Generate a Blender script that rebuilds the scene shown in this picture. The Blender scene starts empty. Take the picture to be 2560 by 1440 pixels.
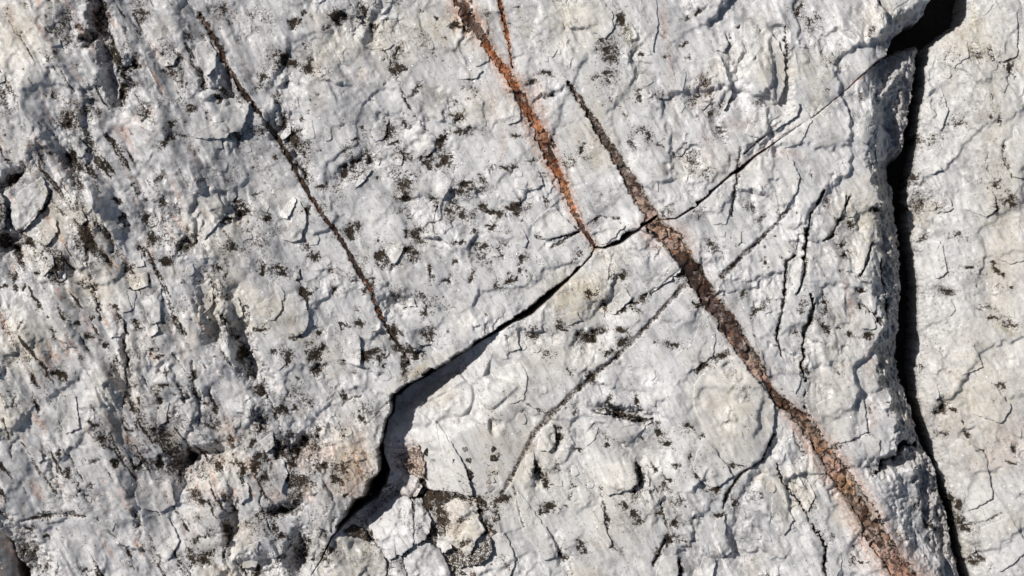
import bpy, math, random
import numpy as np

# ------------------------------------------------------------------ camera, sky, sun, exposure
# one unit of the layout = 0.25 mm on the rock face; the face lies level, y runs up the picture
S = 0.00025
W, H = 2560.0, 1440.0
scene = bpy.context.scene
DIST = 5600.0
cam_d = bpy.data.cameras.new("camera")
cam = bpy.data.objects.new("camera", cam_d)
scene.collection.objects.link(cam)
cam.location = (0, 0, DIST * S)
cam_d.sensor_width = 36.0
cam_d.lens = 36.0 * DIST / W
cam_d.clip_start = 0.01
cam_d.clip_end = 100.0
cam_d.dof.use_dof = True
cam_d.dof.focus_distance = DIST * S
cam_d.dof.aperture_fstop = 6.3
scene.camera = cam

SUN_ELEV = math.radians(43)
SUN_AZ = math.atan2(0.50, -0.87)          # direction towards the sun in the face's plane
world = bpy.data.worlds.new("World")
scene.world = world
world.use_nodes = True
wn = world.node_tree
bg = wn.nodes["Background"]
sky = wn.nodes.new("ShaderNodeTexSky")
sky.sky_type = 'NISHITA'
sky.sun_disc = False
sky.sun_elevation = SUN_ELEV
sky.sun_rotation = math.pi / 2 - SUN_AZ
wn.links.new(sky.outputs[0], bg.inputs[0])
bg.inputs[1].default_value = 0.05
sun_d = bpy.data.lights.new("sun", 'SUN')
sun_d.energy = 5.0
sun_d.angle = math.radians(0.53)
sun_d.color = (1.0, 0.965, 0.925)
sun = bpy.data.objects.new("sun", sun_d)
scene.collection.objects.link(sun)
from mathutils import Vector
sd = Vector((math.cos(SUN_ELEV) * math.cos(SUN_AZ), math.cos(SUN_ELEV) * math.sin(SUN_AZ), math.sin(SUN_ELEV)))
sun.rotation_euler = (-sd).to_track_quat('-Z', 'Y').to_euler()
sun.location = sd * 3
scene.view_settings.view_transform = 'Standard'
scene.view_settings.look = 'None'
scene.view_settings.gamma = 1.0
scene.view_settings.exposure = -0.40
scene.view_settings.use_curve_mapping = False

random.seed(7)
rng = np.random.default_rng(11)
F = np.float32

# ------------------------------------------------------------------ noise helpers
def hsh(ix, iy, seed):
    h = (ix.astype(np.uint32) * np.uint32(374761393) + iy.astype(np.uint32) * np.uint32(668265263)
         + np.uint32((seed * 2246822519 + 97) & 0xFFFFFFFF))
    h = (h ^ (h >> np.uint32(13))) * np.uint32(1274126177)
    h = (h ^ (h >> np.uint32(15))) * np.uint32(2246822519)
    return h ^ (h >> np.uint32(16))

def u01(h):
    return (h & np.uint32(0xFFFFFF)).astype(F) * F(1.0 / 16777216.0)

_ang = np.arange(256) * (2 * np.pi / 256)
_GX, _GY = np.cos(_ang).astype(F), np.sin(_ang).astype(F)

def perlin(x, y, seed=0):
    x0 = np.floor(x); y0 = np.floor(y)
    fx = (x - x0).astype(F); fy = (y - y0).astype(F)
    ix = x0.astype(np.int32); iy = y0.astype(np.int32)
    u = fx * fx * fx * (fx * (fx * 6 - 15) + 10)
    v = fy * fy * fy * (fy * (fy * 6 - 15) + 10)
    def g(dx, dy):
        k = hsh(ix + dx, iy + dy, seed) & np.uint32(255)
        return _GX[k] * (fx - dx) + _GY[k] * (fy - dy)
    a = g(0, 0); b = g(1, 0); c = g(0, 1); d = g(1, 1)
    return ((a + u * (b - a)) * (1 - v) + (c + u * (d - c)) * v) * F(1.42)

def fbm(x, y, scale, octaves=3, seed=0, gain=0.5):
    out = 0; amp = 1.0; tot = 0
    for o in range(octaves):
        k = (2.03 ** o) / scale
        out = out + F(amp) * perlin(x * F(k) + 17.3 * o, y * F(k) - 9.1 * o, seed + o * 31)
        tot += amp; amp *= gain
    return out / F(tot)

def ridged(x, y, scale, octaves=3, seed=0):
    out = 0; amp = 1.0; tot = 0
    for o in range(octaves):
        k = (2.1 ** o) / scale
        n = 1 - np.abs(perlin(x * F(k) + 5.7 * o, y * F(k) + 3.1 * o, seed + o * 17)) * F(1.7)
        out = out + F(amp) * n
        tot += amp; amp *= 0.5
    return out / F(tot)

def plates(x, y, size, seed, sharp=14.0, tilt=0.5, off=1.0):
    """Chipped scales: every cell is a little tilted plane, blended at its edges; in cell units."""
    px = x / F(size); py = y / F(size)
    cx = np.floor(px); cy = np.floor(py)
    num = np.zeros_like(px); den = np.zeros_like(px)
    for dy in (-1, 0, 1):
        for dx in (-1, 0, 1):
            ix = (cx + dx).astype(np.int32); iy = (cy + dy).astype(np.int32)
            h = hsh(ix, iy, seed)
            jx = u01(h); jy = u01(hsh(ix, iy, seed + 1)); r = u01(hsh(ix, iy, seed + 2)); a = u01(hsh(ix, iy, seed + 3)) * F(6.2832)
            ddx = px - (cx + dx + jx); ddy = py - (cy + dy + jy)
            d2 = ddx * ddx + ddy * ddy
            w = np.exp(-F(sharp) * d2)
            # scales mostly dip to the upper left and break off at their lower right
            hh = (r - F(0.5)) * F(off) + F(tilt) * ((F(0.55) + F(0.5) * np.cos(a)) * ddx + (F(0.45) + F(0.5) * np.sin(a)) * ddy)
            num += w * hh; den += w
    return num / (den + F(1e-9))

def sstep(a, b, x):
    t = np.clip((x - a) / (b - a), 0, 1)
    return t * t * (3 - 2 * t)

# ------------------------------------------------------------------ the layout: lines and outlines on the face (x right, y down)
# edge of the upper block along the diagonal fracture, with the width of the gap there
CRACK = [(2331, 0, 70), (2318, 30, 60), (2275, 62, 46), (2240, 94, 24), (2218, 130, 8), (2172, 172, 1.2), (2120, 222, 0.2), (2082, 253, 0.0), (2040, 287, 0.6), (1980, 325, 3),
         (1920, 367, 4), (1882, 392, 5), (1850, 421, 8), (1822, 438, 5), (1790, 466, 5), (1762, 490, 8), (1735, 513, 7), (1690, 545, 3), (1655, 548, 4), (1615, 552, 8), (1580, 575, 13),
         (1545, 598, 14), (1510, 615, 8), (1485, 616, 5), (1475, 640, 4), (1440, 672, 8), (1380, 722, 15), (1320, 775, 17), (1270, 802, 12), (1240, 823, 10),
         (1180, 858, 8), (1110, 905, 8), (1060, 938, 8), (1020, 958, 8), (1000, 974, 8), (990, 986, 8), (979, 992, 7), (974, 1034, 7), (961, 1050, 6), (957, 1078, 6),
         (947, 1104, 9), (943, 1140, 16), (947, 1176, 26), (937, 1194, 34), (916, 1212, 38), (911, 1232, 36), (884, 1250, 32), (866, 1278, 22), (852, 1302, 14), (826, 1345, 4), (802, 1400, 1.5),
         (770, 1450, 1), (720, 1540, 1), (640, 1700, 1)]
CREV_L = [(2312, 60), (2307, 150), (2296, 220), (2285, 300), (2272, 372), (2248, 400), (2243, 440), (2250, 480), (2256, 540), (2263, 600), (2268, 680),
          (2265, 760), (2258, 830), (2254, 880), (2262, 940), (2280, 990), (2300, 1060), (2314, 1112), (2345, 1160), (2360, 1210), (2385, 1290),
          (2400, 1370), (2415, 1440), (2440, 1540), (2480, 1700)]
CREV_R = [(2470, -260), (2432, -40), (2426, 0), (2416, 45), (2370, 76), (2334, 108), (2324, 160), (2316, 250), (2305, 330), (2299, 395), (2284, 440), (2279, 490),
          (2282, 550), (2293, 620), (2304, 700), (2306, 790), (2302, 860), (2297, 930), (2308, 1000), (2320, 1060), (2342, 1130), (2364, 1200),
          (2392, 1260), (2407, 1330), (2420, 1390), (2436, 1440), (2470, 1540), (2510, 1700)]
CREV_R = [(x + 12, y) for x, y in CREV_R]          # the slab lies deeper than the block beside it
TOP_R = [(2345, -260), (2336, -60), (2331, 0)]

def offset_line(pts):
    out = []
    for i, (x, y, w) in enumerate(pts):
        a = pts[max(i - 1, 0)]; b = pts[min(i + 1, len(pts) - 1)]
        tx, ty = b[0] - a[0], b[1] - a[1]
        l = math.hypot(tx, ty)
        out.append((x - ty / l * -w, y + tx / l * -w))
    return out

CRACK_LOW = offset_line(CRACK)                       # edge of the lower block across the gap
BLK1 = [(-260, -260)] + TOP_R + [(c[0], c[1]) for c in CRACK[1:]] + [(110, 1700), (84, 1500), (66, 1428), (40, 1398), (26, 1362), (2, 1338), (-30, 1300), (-260, 1220)]
BLK2 = [(2309, 104), (2292, 112), (2262, 124), (2240, 132)] + CRACK_LOW[4:-1] + [(700, 1700), (2480, 1700)] + CREV_L[::-1][1:-1]
BLK3 = CREV_R + [(2830, 1700), (2830, -260)]

# ------------------------------------------------------------------ the face as a fine grid
def axis(lo, a, b, hi, step, coarse):
    return np.concatenate([np.arange(lo, a, coarse), np.arange(a, b, step), np.arange(b, hi + coarse, coarse)]).astype(F)
STEP = 2.15
xs = axis(-240, -16, 2576, 2800, STEP, 7.0)
ys = axis(-200, -16, 1456, 1640, STEP, 7.0)
X, Y = np.meshgrid(xs, ys)
NX, NY = len(xs), len(ys)

def win(pts, pad):
    p = np.array([(q[0], q[1]) for q in pts])
    x0, x1 = np.searchsorted(xs, p[:, 0].min() - pad), np.searchsorted(xs, p[:, 0].max() + pad)
    y0, y1 = np.searchsorted(ys, p[:, 1].min() - pad), np.searchsorted(ys, p[:, 1].max() + pad)
    return slice(y0, y1), slice(x0, x1)

def line_dist(pts, x, y):
    """distance to a polyline and the interpolated third value"""
    best = np.full(x.shape, 1e9, F); wv = np.zeros(x.shape, F)
    for a, b in zip(pts[:-1], pts[1:]):
        dx, dy = b[0] - a[0], b[1] - a[1]
        t = np.clip(((x - F(a[0])) * F(dx) + (y - F(a[1])) * F(dy)) / F(dx * dx + dy * dy + 1e-6), 0, 1)
        d = (x - F(a[0]) - t * F(dx)) ** 2 + (y - F(a[1]) - t * F(dy)) ** 2
        m = d < best
        best = np.where(m, d, best)
        if len(a) > 2:
            wv = np.where(m, F(a[2]) + t * F(b[2] - a[2]), wv)
    return np.sqrt(best), wv

def inside(poly, x, y):
    r = np.zeros(x.shape, bool)
    n = len(poly)
    for i in range(n):
        x0, y0 = poly[i]; x1, y1 = poly[(i + 1) % n]
        if y0 == y1:
            continue
        c = ((y0 > y) != (y1 > y)) & (x < (x1 - x0) * (y - F(y0)) / F(y1 - y0) + F(x0))
        r ^= c
    return r

# domain warp shared by everything
WX = fbm(X, Y, 150, 3, 1) * F(26) + fbm(X, Y, 30, 2, 4) * F(5)
WY = fbm(X, Y, 150, 3, 2) * F(26) + fbm(X, Y, 30, 2, 5) * F(5)
XW, YW = X + WX, Y + WY
# grain of the rock: fibres run steeply down to the right
def grain(x, y, ang, sq):
    c, s = math.cos(ang), math.sin(ang)
    return (x * F(c) + y * F(s)) * F(sq), -x * F(s) + y * F(c)
GA, GB = grain(XW, YW, math.radians(64), 0.42)
HA, HB = grain(XW, YW, math.radians(78), 0.34)

left = sstep(900, 250, X + fbm(X, Y, 300, 2, 8) * F(160))            # the lumpy weathered left
right_side = sstep(1650, 2050, X - (Y - 700) * F(0.25))               # the scaly right part of the lower block

IA, IB = grain(X + WX * F(0.5) + fbm(X, Y, 14, 2, 13) * 4, Y + WY * F(0.5) + fbm(X, Y, 14, 2, 14) * 4, math.radians(60), 0.22)
spl = np.clip(F(0.25) + F(0.75) * left + F(0.5) * sstep(900, 1250, Y), 0, 1)
zone = sstep(-0.12, 0.28, fbm(XW, YW, 150, 3, 61))                    # crumbly patches; the rest is smooth
zone2 = sstep(0.0, 0.35, fbm(XW, YW, 85, 3, 63))
for sx, sy, srx, sry in [(150, 1210, 190, 190), (430, 1300, 110, 110), (1180, 1080, 150, 170), (1400, 1310, 170, 150), (660, 640, 100, 170), (860, 560, 110, 140), (430, 350, 120, 80), (60, 130, 110, 170),
                         (1120, 720, 140, 80), (1650, 870, 120, 100), (2080, 1030, 80, 70), (1480, 330, 70, 120), (2500, 620, 90, 110), (830, 380, 60, 90), (200, 780, 90, 90), (1540, 1330, 90, 110)]:
    q = 1 - F(0.85) * np.exp(-((((X - sx) + WX) / srx) ** 2 + (((Y - sy) + WY) / sry) ** 2) ** 2)
    zone *= q; zone2 *= q; spl *= (F(0.35) + F(0.65) * q)
Hh = fbm(X, Y, 520, 2, 21) * F(22)
# the upper block's weathered side leans away from the sun
Hh += F(95) * sstep(1000, 60, X - (Y - 500) * F(0.1)) * sstep(1500, 900, Y)
Hh += fbm(GA, GB, 95, 3, 23, 0.42) * F(15) * (F(0.45) + F(1.3) * left)
Hh += fbm(GA, GB, 150, 2, 27, 0.3) * F(24) * (F(0.35) + F(0.65) * left)
Hh += fbm(IA, IB, 44, 3, 25, 0.45) * F(11) * spl
Hh += plates(XW + fbm(X, Y, 22, 2, 33) * 11, YW + fbm(X, Y, 22, 2, 34) * 11, 118, 41, 22, 1.25, 0.9) * F(9.5) * (F(0.5) + F(0.35) * zone + F(0.5) * right_side)
Hh += plates(GA * F(1.7) + fbm(X, Y, 16, 2, 35) * 8, GB, 60, 51, 22, 1.5, 0.7) * F(7.0) * (F(0.15) + F(1.0) * zone)
Hh += plates(XW * F(1.1) + fbm(X, Y, 9, 2, 36) * 4, YW + fbm(X, Y, 9, 2, 37) * 4, 25, 71, 20, 1.6, 0.8) * F(3.0) * zone2 * (F(0.3) + F(0.9) * zone)
Hh += plates(IA, IB, 38, 111, 24, 1.5, 0.8) * F(7.0) * (F(0.12) + F(0.88) * zone) * spl
Hh += plates(IA * F(1.3) + 500, IB, 17, 115, 22, 1.6, 0.8) * F(2.1) * (F(0.06) + zone2) * spl
Hh += ridged(IA, IB, 30, 3, 117) * F(4.0) * spl * (F(0.12) + F(0.88) * zone)
lum = fbm(GA, GB, 34, 3, 81, 0.42)
Hh += lum * F(4.6) * (F(0.15) + F(0.25) * left + F(0.6) * zone)
Hh += np.abs(fbm(XW, YW, 60, 2, 83)) * F(4) * (F(0.15) + left)
Hh += fbm(HA, HB, 17, 2, 91) * F(1.7) * (F(0.2) + F(0.25) * left + F(0.9) * right_side * zone + F(0.8) * zone2)
Hh += fbm(HA, HB, 7, 2, 95) * F(0.6) * (F(0.12) + zone2)
Hh += perlin(X / F(3.6), Y / F(3.6), 97) * F(0.22)
Hh -= right_side * ridged(HA, HB, 40, 2, 101) * F(6) * (F(0.3) + zone)

Hh *= F(1.12)
# hand-set forms: (x, y, rx, ry, angle, height)
W2X = fbm(X, Y, 34, 2, 201) * F(13) + fbm(X, Y, 11, 2, 203) * F(8)
W2Y = fbm(X, Y, 34, 2, 202) * F(13) + fbm(X, Y, 11, 2, 204) * F(8)
def blob(x, y, rx, ry, ang, p=2.0, wob=None):
    pad = max(rx, ry) * 2.6
    w = win([(x, y)], pad)
    q = min(1.0, min(rx, ry) / 14.0) if wob is None else wob
    dx, dy = X[w] + W2X[w] * F(q) - F(x), Y[w] + W2Y[w] * F(q) - F(y)
    a = math.radians(ang); c, s = math.cos(a), math.sin(a)
    u = (dx * F(c) + dy * F(s)) / F(rx); v = (-dx * F(s) + dy * F(c)) / F(ry)
    return w, np.exp(-(u * u + v * v) ** F(p / 2))
FORMS = [
    # furrows and hollows of the upper block
    (262, 40, 20, 80, -14, -34), (290, 190, 16, 80, -8, -26), (245, 105, 16, 24, 30, -24), (190, 90, 34, 46, 0, -8), (345, 172, 14, 12, 0, -10),
    (335, 220, 26, 14, 40, -16), (320, 255, 12, 28, 0, -18), (575, 220, 18, 46, -20, -20), (700, 325, 30, 40, -30, -20), (745, 390, 14, 60, -32, -10),
    (55, 450, 55, 14, -35, -20), (205, 420, 18, 60, -20, -14), (30, 610, 46, 26, -10, -30), (430, 550, 70, 60, 20, -14), (590, 540, 36, 16, 10, -14),
    (475, 610, 18, 30, 20, -16), (530, 760, 22, 70, -12, -22), (610, 850, 20, 90, -12, -30), (545, 830, 22, 30, 0, -18), (650, 930, 20, 60, -40, -16),
    (330, 880, 8, 60, -10, -14), (500, 1140, 80, 24, -14, -30), (465, 1170, 18, 50, 5, -22), (580, 1320, 14, 70, 5, -26), (640, 1420, 60, 30, 0, -26),
    (745, 1390, 26, 60, 12, -38), (760, 1120, 50, 34, 0, -22), (720, 1270, 34, 14, -14, -22), (350, 1300, 8, 34, -6, -9), (420, 1290, 70, 110, 10, -6),
    (985, 760, 46, 20, 10, -14), (520, 210, 14, 26, 0, -12), (150, 1180, 10, 80, -18, -8), (890, 60, 50, 40, 0, -6), (930, 100, 16, 26, 0, -8),
    (1000, 330, 60, 40, 20, -10), (1100, 380, 40, 30, -30, -9), (880, 420, 60, 18, -38, -9), (1140, 550, 90, 50, 0, -5),
    (40, 1340, 60, 30, 42, -26), (90, 1400, 60, 26, 50, -26),
    # swells of the upper block
    (110, 230, 80, 120, 20, 16), (420, 60, 60, 90, 0, 16), (400, 330, 90, 70, -20, 14), (250, 560, 60, 90, 10, 18), (120, 800, 110, 100, 0, 14),
    (430, 950, 90, 80, 10, 14), (560, 620, 60, 60, 0, 12), (250, 1180, 130, 110, 10, 12), (640, 1050, 60, 90, 10, 14), (560, 1230, 60, 50, 10, 10), (690, 700, 90, 160, -20, 12),
    (860, 1130, 70, 90, 0, 10), (500, 420, 70, 50, 0, 10), (840, 230, 80, 60, 0, 8), (180, 1010, 100, 80, 0, 8), (660, 1180, 40, 50, 20, 14), (640, 1340, 40, 70, 15, 12),
    # lower block: sunken facet under the fracture, hollows
    (1040, 1200, 70, 80, 0, -26), (1062, 1040, 44, 22, -20, 34), (1010, 1105, 46, 18, 10, 36), (1120, 1000, 26, 30, 30, 16), (1180, 930, 30, 18, -30, 14), (1480, 850, 50, 26, -30, -12), (1560, 1030, 70, 12, 8, -16),
    (1500, 790, 60, 40, -40, -9), (1640, 640, 40, 30, -20, 5), (1880, 1210, 16, 40, 30, -9), (1840, 1375, 34, 30, 0, -12), (1850, 1300, 18, 50, 10, -7), (1930, 1120, 14, 30, 30, -10),
    (1620, 1130, 60, 50, 0, -8), (1660, 1000, 90, 60, 0, 5), (1390, 1100, 16, 26, 0, -10), (1345, 1190, 12, 30, 0, -10), (1605, 1190, 12, 34, -10, -12),
    (1400, 1380, 16, 50, -20, -8), (2225, 300, 36, 110, 5, -30), (2258, 420, 30, 40, 0, -34), (2210, 620, 26, 120, 0, -12), (2235, 1160, 60, 20, -16, -26),
    (2320, 1300, 60, 160, -22, -34), (2140, 560, 40, 60, 20, -8), (2020, 640, 26, 130, 6, 8), (1900, 470, 80, 70, 0, 4),
    # upper right of the upper block and the slab beyond the crevice
    (1950, 190, 22, 90, -8, -18), (1840, 200, 20, 80, -14, -10), (1815, 258, 14, 20, 30, -14), (1750, 230, 30, 60, 0, -6), (2280, 70, 60, 34, -40, -28),
    (2330, 520, 40, 40, 0, -16), (2380, 740, 40, 20, 0, -8), (2460, 980, 70, 60, 0, 8), (2500, 250, 60, 200, -12, 10), (2440, 760, 80, 90, 0, 6), (2372, 1020, 14, 20, 0, -14),
    (2455, 1400, 30, 30, 0, -18), (2540, 560, 30, 40, 0, -10),
]
for f in FORMS:
    w, b = blob(*f[:5], 2.6 if f[5] < 0 else 2.0, 1.0)
    Hh[w] += F(f[5] * (1.85 if f[5] < 0 else 1.15)) * b

# ------------------------------------------------------------------ fractures, veins
FRACTURES = [   # polyline (x, y, width), depth
    ([(860, -10, 4), (900, 45, 5), (950, 110, 2.5), (985, 170, 4), (1010, 240, 5), (1035, 285, 3), (1080, 340, 2.5)], 4),
    ([(2058, 478, 5), (2030, 530, 11), (2022, 560, 9), (2015, 620, 13), (2012, 660, 12), (2005, 700, 14), (1990, 735, 6)], 30),
    ([(1990, 636, 4), (1966, 655, 8), (1962, 700, 5), (1958, 760, 7), (1948, 800, 7), (1941, 840, 6), (1955, 888, 4)], 16),
    ([(2025, 735, 5), (2033, 765, 10), (2020, 810, 16), (2009, 842, 10), (2006, 860, 5), (2010, 890, 4), (2001, 915, 7), (2014, 955, 4)], 26),
    ([(2128, 492, 6), (2102, 550, 12), (2080, 590, 9), (2058, 600, 4)], 18), ([(2185, 606, 4), (2167, 655, 10), (2150, 690, 6)], 18),
    ([(2208, 650, 6), (2214, 700, 7), (2224, 760, 8), (2226, 800, 4)], 18), ([(2184, 780, 4), (2200, 800, 8), (2206, 812, 4)], 10),
    ([(1850, 370, 10), (1846, 420, 13), (1838, 480, 11), (1830, 545, 5)], 8),
    ([(1943, 1160, 6), (1960, 1210, 6), (1992, 1243, 5), (2010, 1272, 4), (2030, 1310, 4), (2058, 1350, 5), (2067, 1372, 9), (2063, 1410, 9), (2066, 1460, 9)], 20),
    ([(1936, 1085, 6), (1905, 1148, 7), (1872, 1170, 7), (1842, 1196, 10), (1820, 1235, 9), (1808, 1275, 6)], 20),
    ([(2013, 975, 5), (2008, 1005, 6), (2030, 1050, 4), (2060, 1100, 3), (2130, 1190, 2), (2180, 1265, 3), (2240, 1370, 3)], 6),
    ([(2526, 345, 5), (2522, 375, 9), (2530, 405, 6), (2545, 440, 3)], 12), ([(2440, 1322, 6), (2488, 1312, 4), (2522, 1290, 4)], 10),
    ([(2196, 1188, 8), (2214, 1158, 16), (2250, 1150, 20), (2262, 1112, 20), (2300, 1120, 18)], 40),
    ([(1962, 66, 5), (1962, 100, 7), (1970, 140, 6)], 12), ([(1960, 300, 4), (1930, 325, 8), (1895, 355, 8), (1860, 385, 6)], 12),
    ([(1470, 560, 4), (1500, 540, 5), (1545, 548, 4)], 4), ([(1335, 590, 4), (1370, 602, 5), (1410, 590, 4), (1450, 577, 5)], 4),
    ([(1700, 672, 5), (1650, 718, 8), (1612, 738, 6)], 9), ([(1283, 985, 3), (1320, 1010, 3), (1370, 1035, 3)], 3),
    ([(1640, 1215, 3), (1655, 1270, 4), (1662, 1300, 5), (1680, 1360, 3)], 5), ([(1500, 1212, 3), (1510, 1262, 4), (1520, 1320, 4)], 5),
    ([(1285, 1215, 3), (1300, 1270, 4), (1311, 1320, 3)], 4), ([(1665, 1350, 9), (1650, 1385, 12), (1630, 1415, 6)], 16), ([(1697, 1395, 6), (1702, 1420, 10), (1700, 1450, 8)], 16),
    ([(1590, 1160, 8), (1600, 1190, 14), (1598, 1212, 8)], 14), ([(1140, 1160, 3), (1170, 1225, 4), (1182, 1245, 3)], 5),
    ([(1492, 1032, 4), (1540, 1040, 10), (1575, 1049, 18), (1606, 1056, 20), (1632, 1049, 5)], 24),
    ([(75, 590, 5), (50, 570, 8), (44, 520, 7)], 12), ([(78, 580, 5), (110, 545, 10), (140, 510, 8), (150, 480, 4)], 10),
    ([(240, 625, 9), (238, 660, 8), (246, 700, 5), (258, 750, 5), (270, 800, 3)], 12), ([(362, 620, 4), (400, 670, 6), (425, 730, 7), (445, 790, 6), (478, 835, 5)], 9),
    ([(170, 760, 4), (180, 795, 7), (205, 802, 8)], 7), ([(280, 560, 4), (292, 590, 5), (300, 630, 6)], 7), ([(325, 850, 5), (335, 900, 8), (330, 960, 7), (318, 1020, 5)], 12),
    ([(560, 780, 5), (585, 830, 9), (610, 870, 9)], 12), ([(490, 900, 5), (495, 980, 8), (520, 1010, 4)], 10), ([(570, 1300, 9), (575, 1340, 12), (560, 1390, 8)], 16),
    ([(135, 500, 5), (115, 470, 7)], 6), ([(600, 870, 8), (625, 905, 10), (622, 950, 8)], 14), ([(30, 1040, 2), (40, 1075, 3), (45, 1140, 2)], 3),
    ([(975, 1000, 4), (955, 1020, 4), (925, 1052, 3)], 5), ([(870, 1000, 3), (905, 990, 3)], 3), ([(665, 975, 4), (690, 1020, 6), (705, 1080, 5)], 7),
    ([(660, 1225, 3), (655, 1260, 4), (680, 1330, 4)], 7), ([(880, 1225, 3), (860, 1240, 4)], 3), ([(2490, 100, 2), (2520, 150, 3), (2555, 190, 4)], 4),
    ([(1280, 1410, 5), (1262, 1420, 4)], 5),
]
VEINS = {   # polyline (x, y, width)
    "orange": [(1132, -60, 26), (1146, -10, 34), (1160, 30, 44), (1188, 70, 40), (1214, 110, 24), (1240, 150, 20), (1266, 180, 30), (1290, 220, 42), (1315, 265, 28), (1343, 320, 38),
               (1365, 370, 34), (1387, 420, 28), (1413, 470, 24), (1432, 520, 17), (1450, 560, 13), (1470, 590, 11), (1487, 616, 9)],
    "orange_thin": [(1243, -40, 6), (1250, 10, 7), (1264, 70, 8), (1273, 120, 5), (1281, 168, 6)],
    "brown_upper": [(1419, 206, 7), (1445, 245, 11), (1475, 290, 14), (1508, 345, 20), (1540, 392, 24), (1568, 440, 32), (1598, 490, 38), (1622, 530, 38), (1634, 548, 36)],
    "brown_lower": [(1626, 552, 44), (1650, 580, 60), (1680, 604, 58), (1708, 640, 48), (1742, 700, 54), (1776, 750, 50), (1818, 808, 58), (1850, 860, 50), (1876, 897, 50), (1902, 942, 40),
                    (1932, 988, 26), (1965, 1015, 28), (2000, 1048, 34), (2040, 1100, 38), (2080, 1160, 48), (2112, 1203, 50), (2150, 1268, 52), (2190, 1340, 56), (2232, 1402, 62), (2285, 1475, 74), (2400, 1640, 80)],
    "brown_left": [(505, 42, 7), (530, 80, 14), (555, 125, 15), (578, 180, 13), (610, 230, 9), (650, 283, 12), (685, 333, 10), (715, 378, 11), (742, 430, 10), (772, 482, 8), (800, 530, 7),
                   (840, 580, 8), (870, 630, 8), (905, 690, 8), (925, 722, 13), (936, 752, 6), (950, 790, 6), (975, 830, 7), (1000, 870, 8), (1022, 908, 8)],
}
GREY_BANDS = [
    [(1975, 520, 6), (1955, 545, 12), (1900, 600, 18), (1850, 645, 20), (1805, 690, 26)],
    [(1725, 698, 24), (1680, 745, 16), (1640, 790, 18), (1600, 835, 20), (1550, 885, 18), (1500, 925, 22), (1455, 965, 28), (1420, 995, 20), (1380, 1035, 26),
     (1340, 1080, 26), (1310, 1130, 22), (1285, 1180, 22), (1255, 1235, 14)],
    [(1450, 575, 6), (1380, 620, 8)], [(60, 1300, 8), (140, 1285, 14), (220, 1288, 8)],
]
rough = fbm(X, Y, 11, 2, 111)
DIRT_SHADE = np.zeros_like(X); GREY = np.zeros_like(X); CREAM = np.zeros_like(X); RUST = np.zeros_like(X); OLIVE = np.zeros_like(X); STAIN = np.zeros_like(X)
H_pre = Hh.copy()
for pts, dep in FRACTURES:
    w = win(pts, 40)
    d, wd = line_dist(pts, X[w] + WX[w] * F(0.22) + rough[w] * 6, Y[w] + WY[w] * F(0.22) - rough[w] * 6)
    dep = dep * (0.6 if pts[0][0] < 1000 else 1.0)
    br = sstep(-0.35, 0.3, fbm(X[w], Y[w], 30, 2, 211))
    wd = wd * (F(0.25) + F(0.95) * br)
    Hh[w] -= F(dep) * (F(0.45) + F(0.55) * br) * sstep(1.0, 0.1, d / (wd * F(0.62) + F(1.0)))
    DIRT_SHADE[w] = np.maximum(DIRT_SHADE[w], F(0.6) * np.exp(-(d / (wd * F(0.55) + F(1.5))) ** 2))
for name, pts in VEINS.items():
    w = win(pts, 60)
    rg = fbm(X[w], Y[w], 9, 2, 219)
    d, wd = line_dist(pts, X[w] + rough[w] * 4 + rg * 3, Y[w] - rough[w] * 4 + rg * 3)
    wg = wd * (F(0.76) + F(0.75) * fbm(X[w], Y[w], 30, 3, 217))
    wg = wg * sstep(*((-0.35, 0.05) if name == "brown_left" else (-0.6, -0.2)), fbm(X[w], Y[w], 40, 2, 218))
    Hh[w] -= (F(13) + wd * F(0.16)) * sstep(1.0, 0.72, d / (wg * F(0.5) + F(0.8)))
    if name.startswith("brown"):
        DIRT_SHADE[w] = np.maximum(DIRT_SHADE[w], F(0.75) * np.exp(-((d - wg * F(0.45)) / F(5.0)) ** 2))
        low = sstep(930, 1080, Y[w]) * F(0.75) + F(0.6) * np.exp(-((Y[w] - 590) / 40) ** 2) + F(0.12)
        RUST[w] = np.maximum(RUST[w], low * sstep(2.3, 0.8, (d + rough[w] * 8) / (wd * F(0.5) + F(3))) * (name == "brown_lower"))
        STAIN[w] = np.maximum(STAIN[w], sstep(1.1, 0.6, d / (wd * F(0.5) + F(1.5))))
    else:
        RUST[w] = np.maximum(RUST[w], sstep(2.2, 0.7, d / (wd * F(0.5) + F(3))))
for pts in GREY_BANDS:
    w = win(pts, 60)
    d, wd = line_dist(pts, X[w] + WX[w] * F(0.1), Y[w] + WY[w] * F(0.1))
    g = np.exp(-(np.abs(d + rough[w] * 5) / (wd * (F(0.26) + F(0.2) * fbm(X[w], Y[w], 40, 2, 221)) + F(1))) ** 4)
    Hh[w] -= F(4.0) * g
    GREY[w] = np.maximum(GREY[w], g)
    DIRT_SHADE[w] = np.maximum(DIRT_SHADE[w], g * F(0.5)); STAIN[w] = np.maximum(STAIN[w], g * F(0.4))

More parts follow.
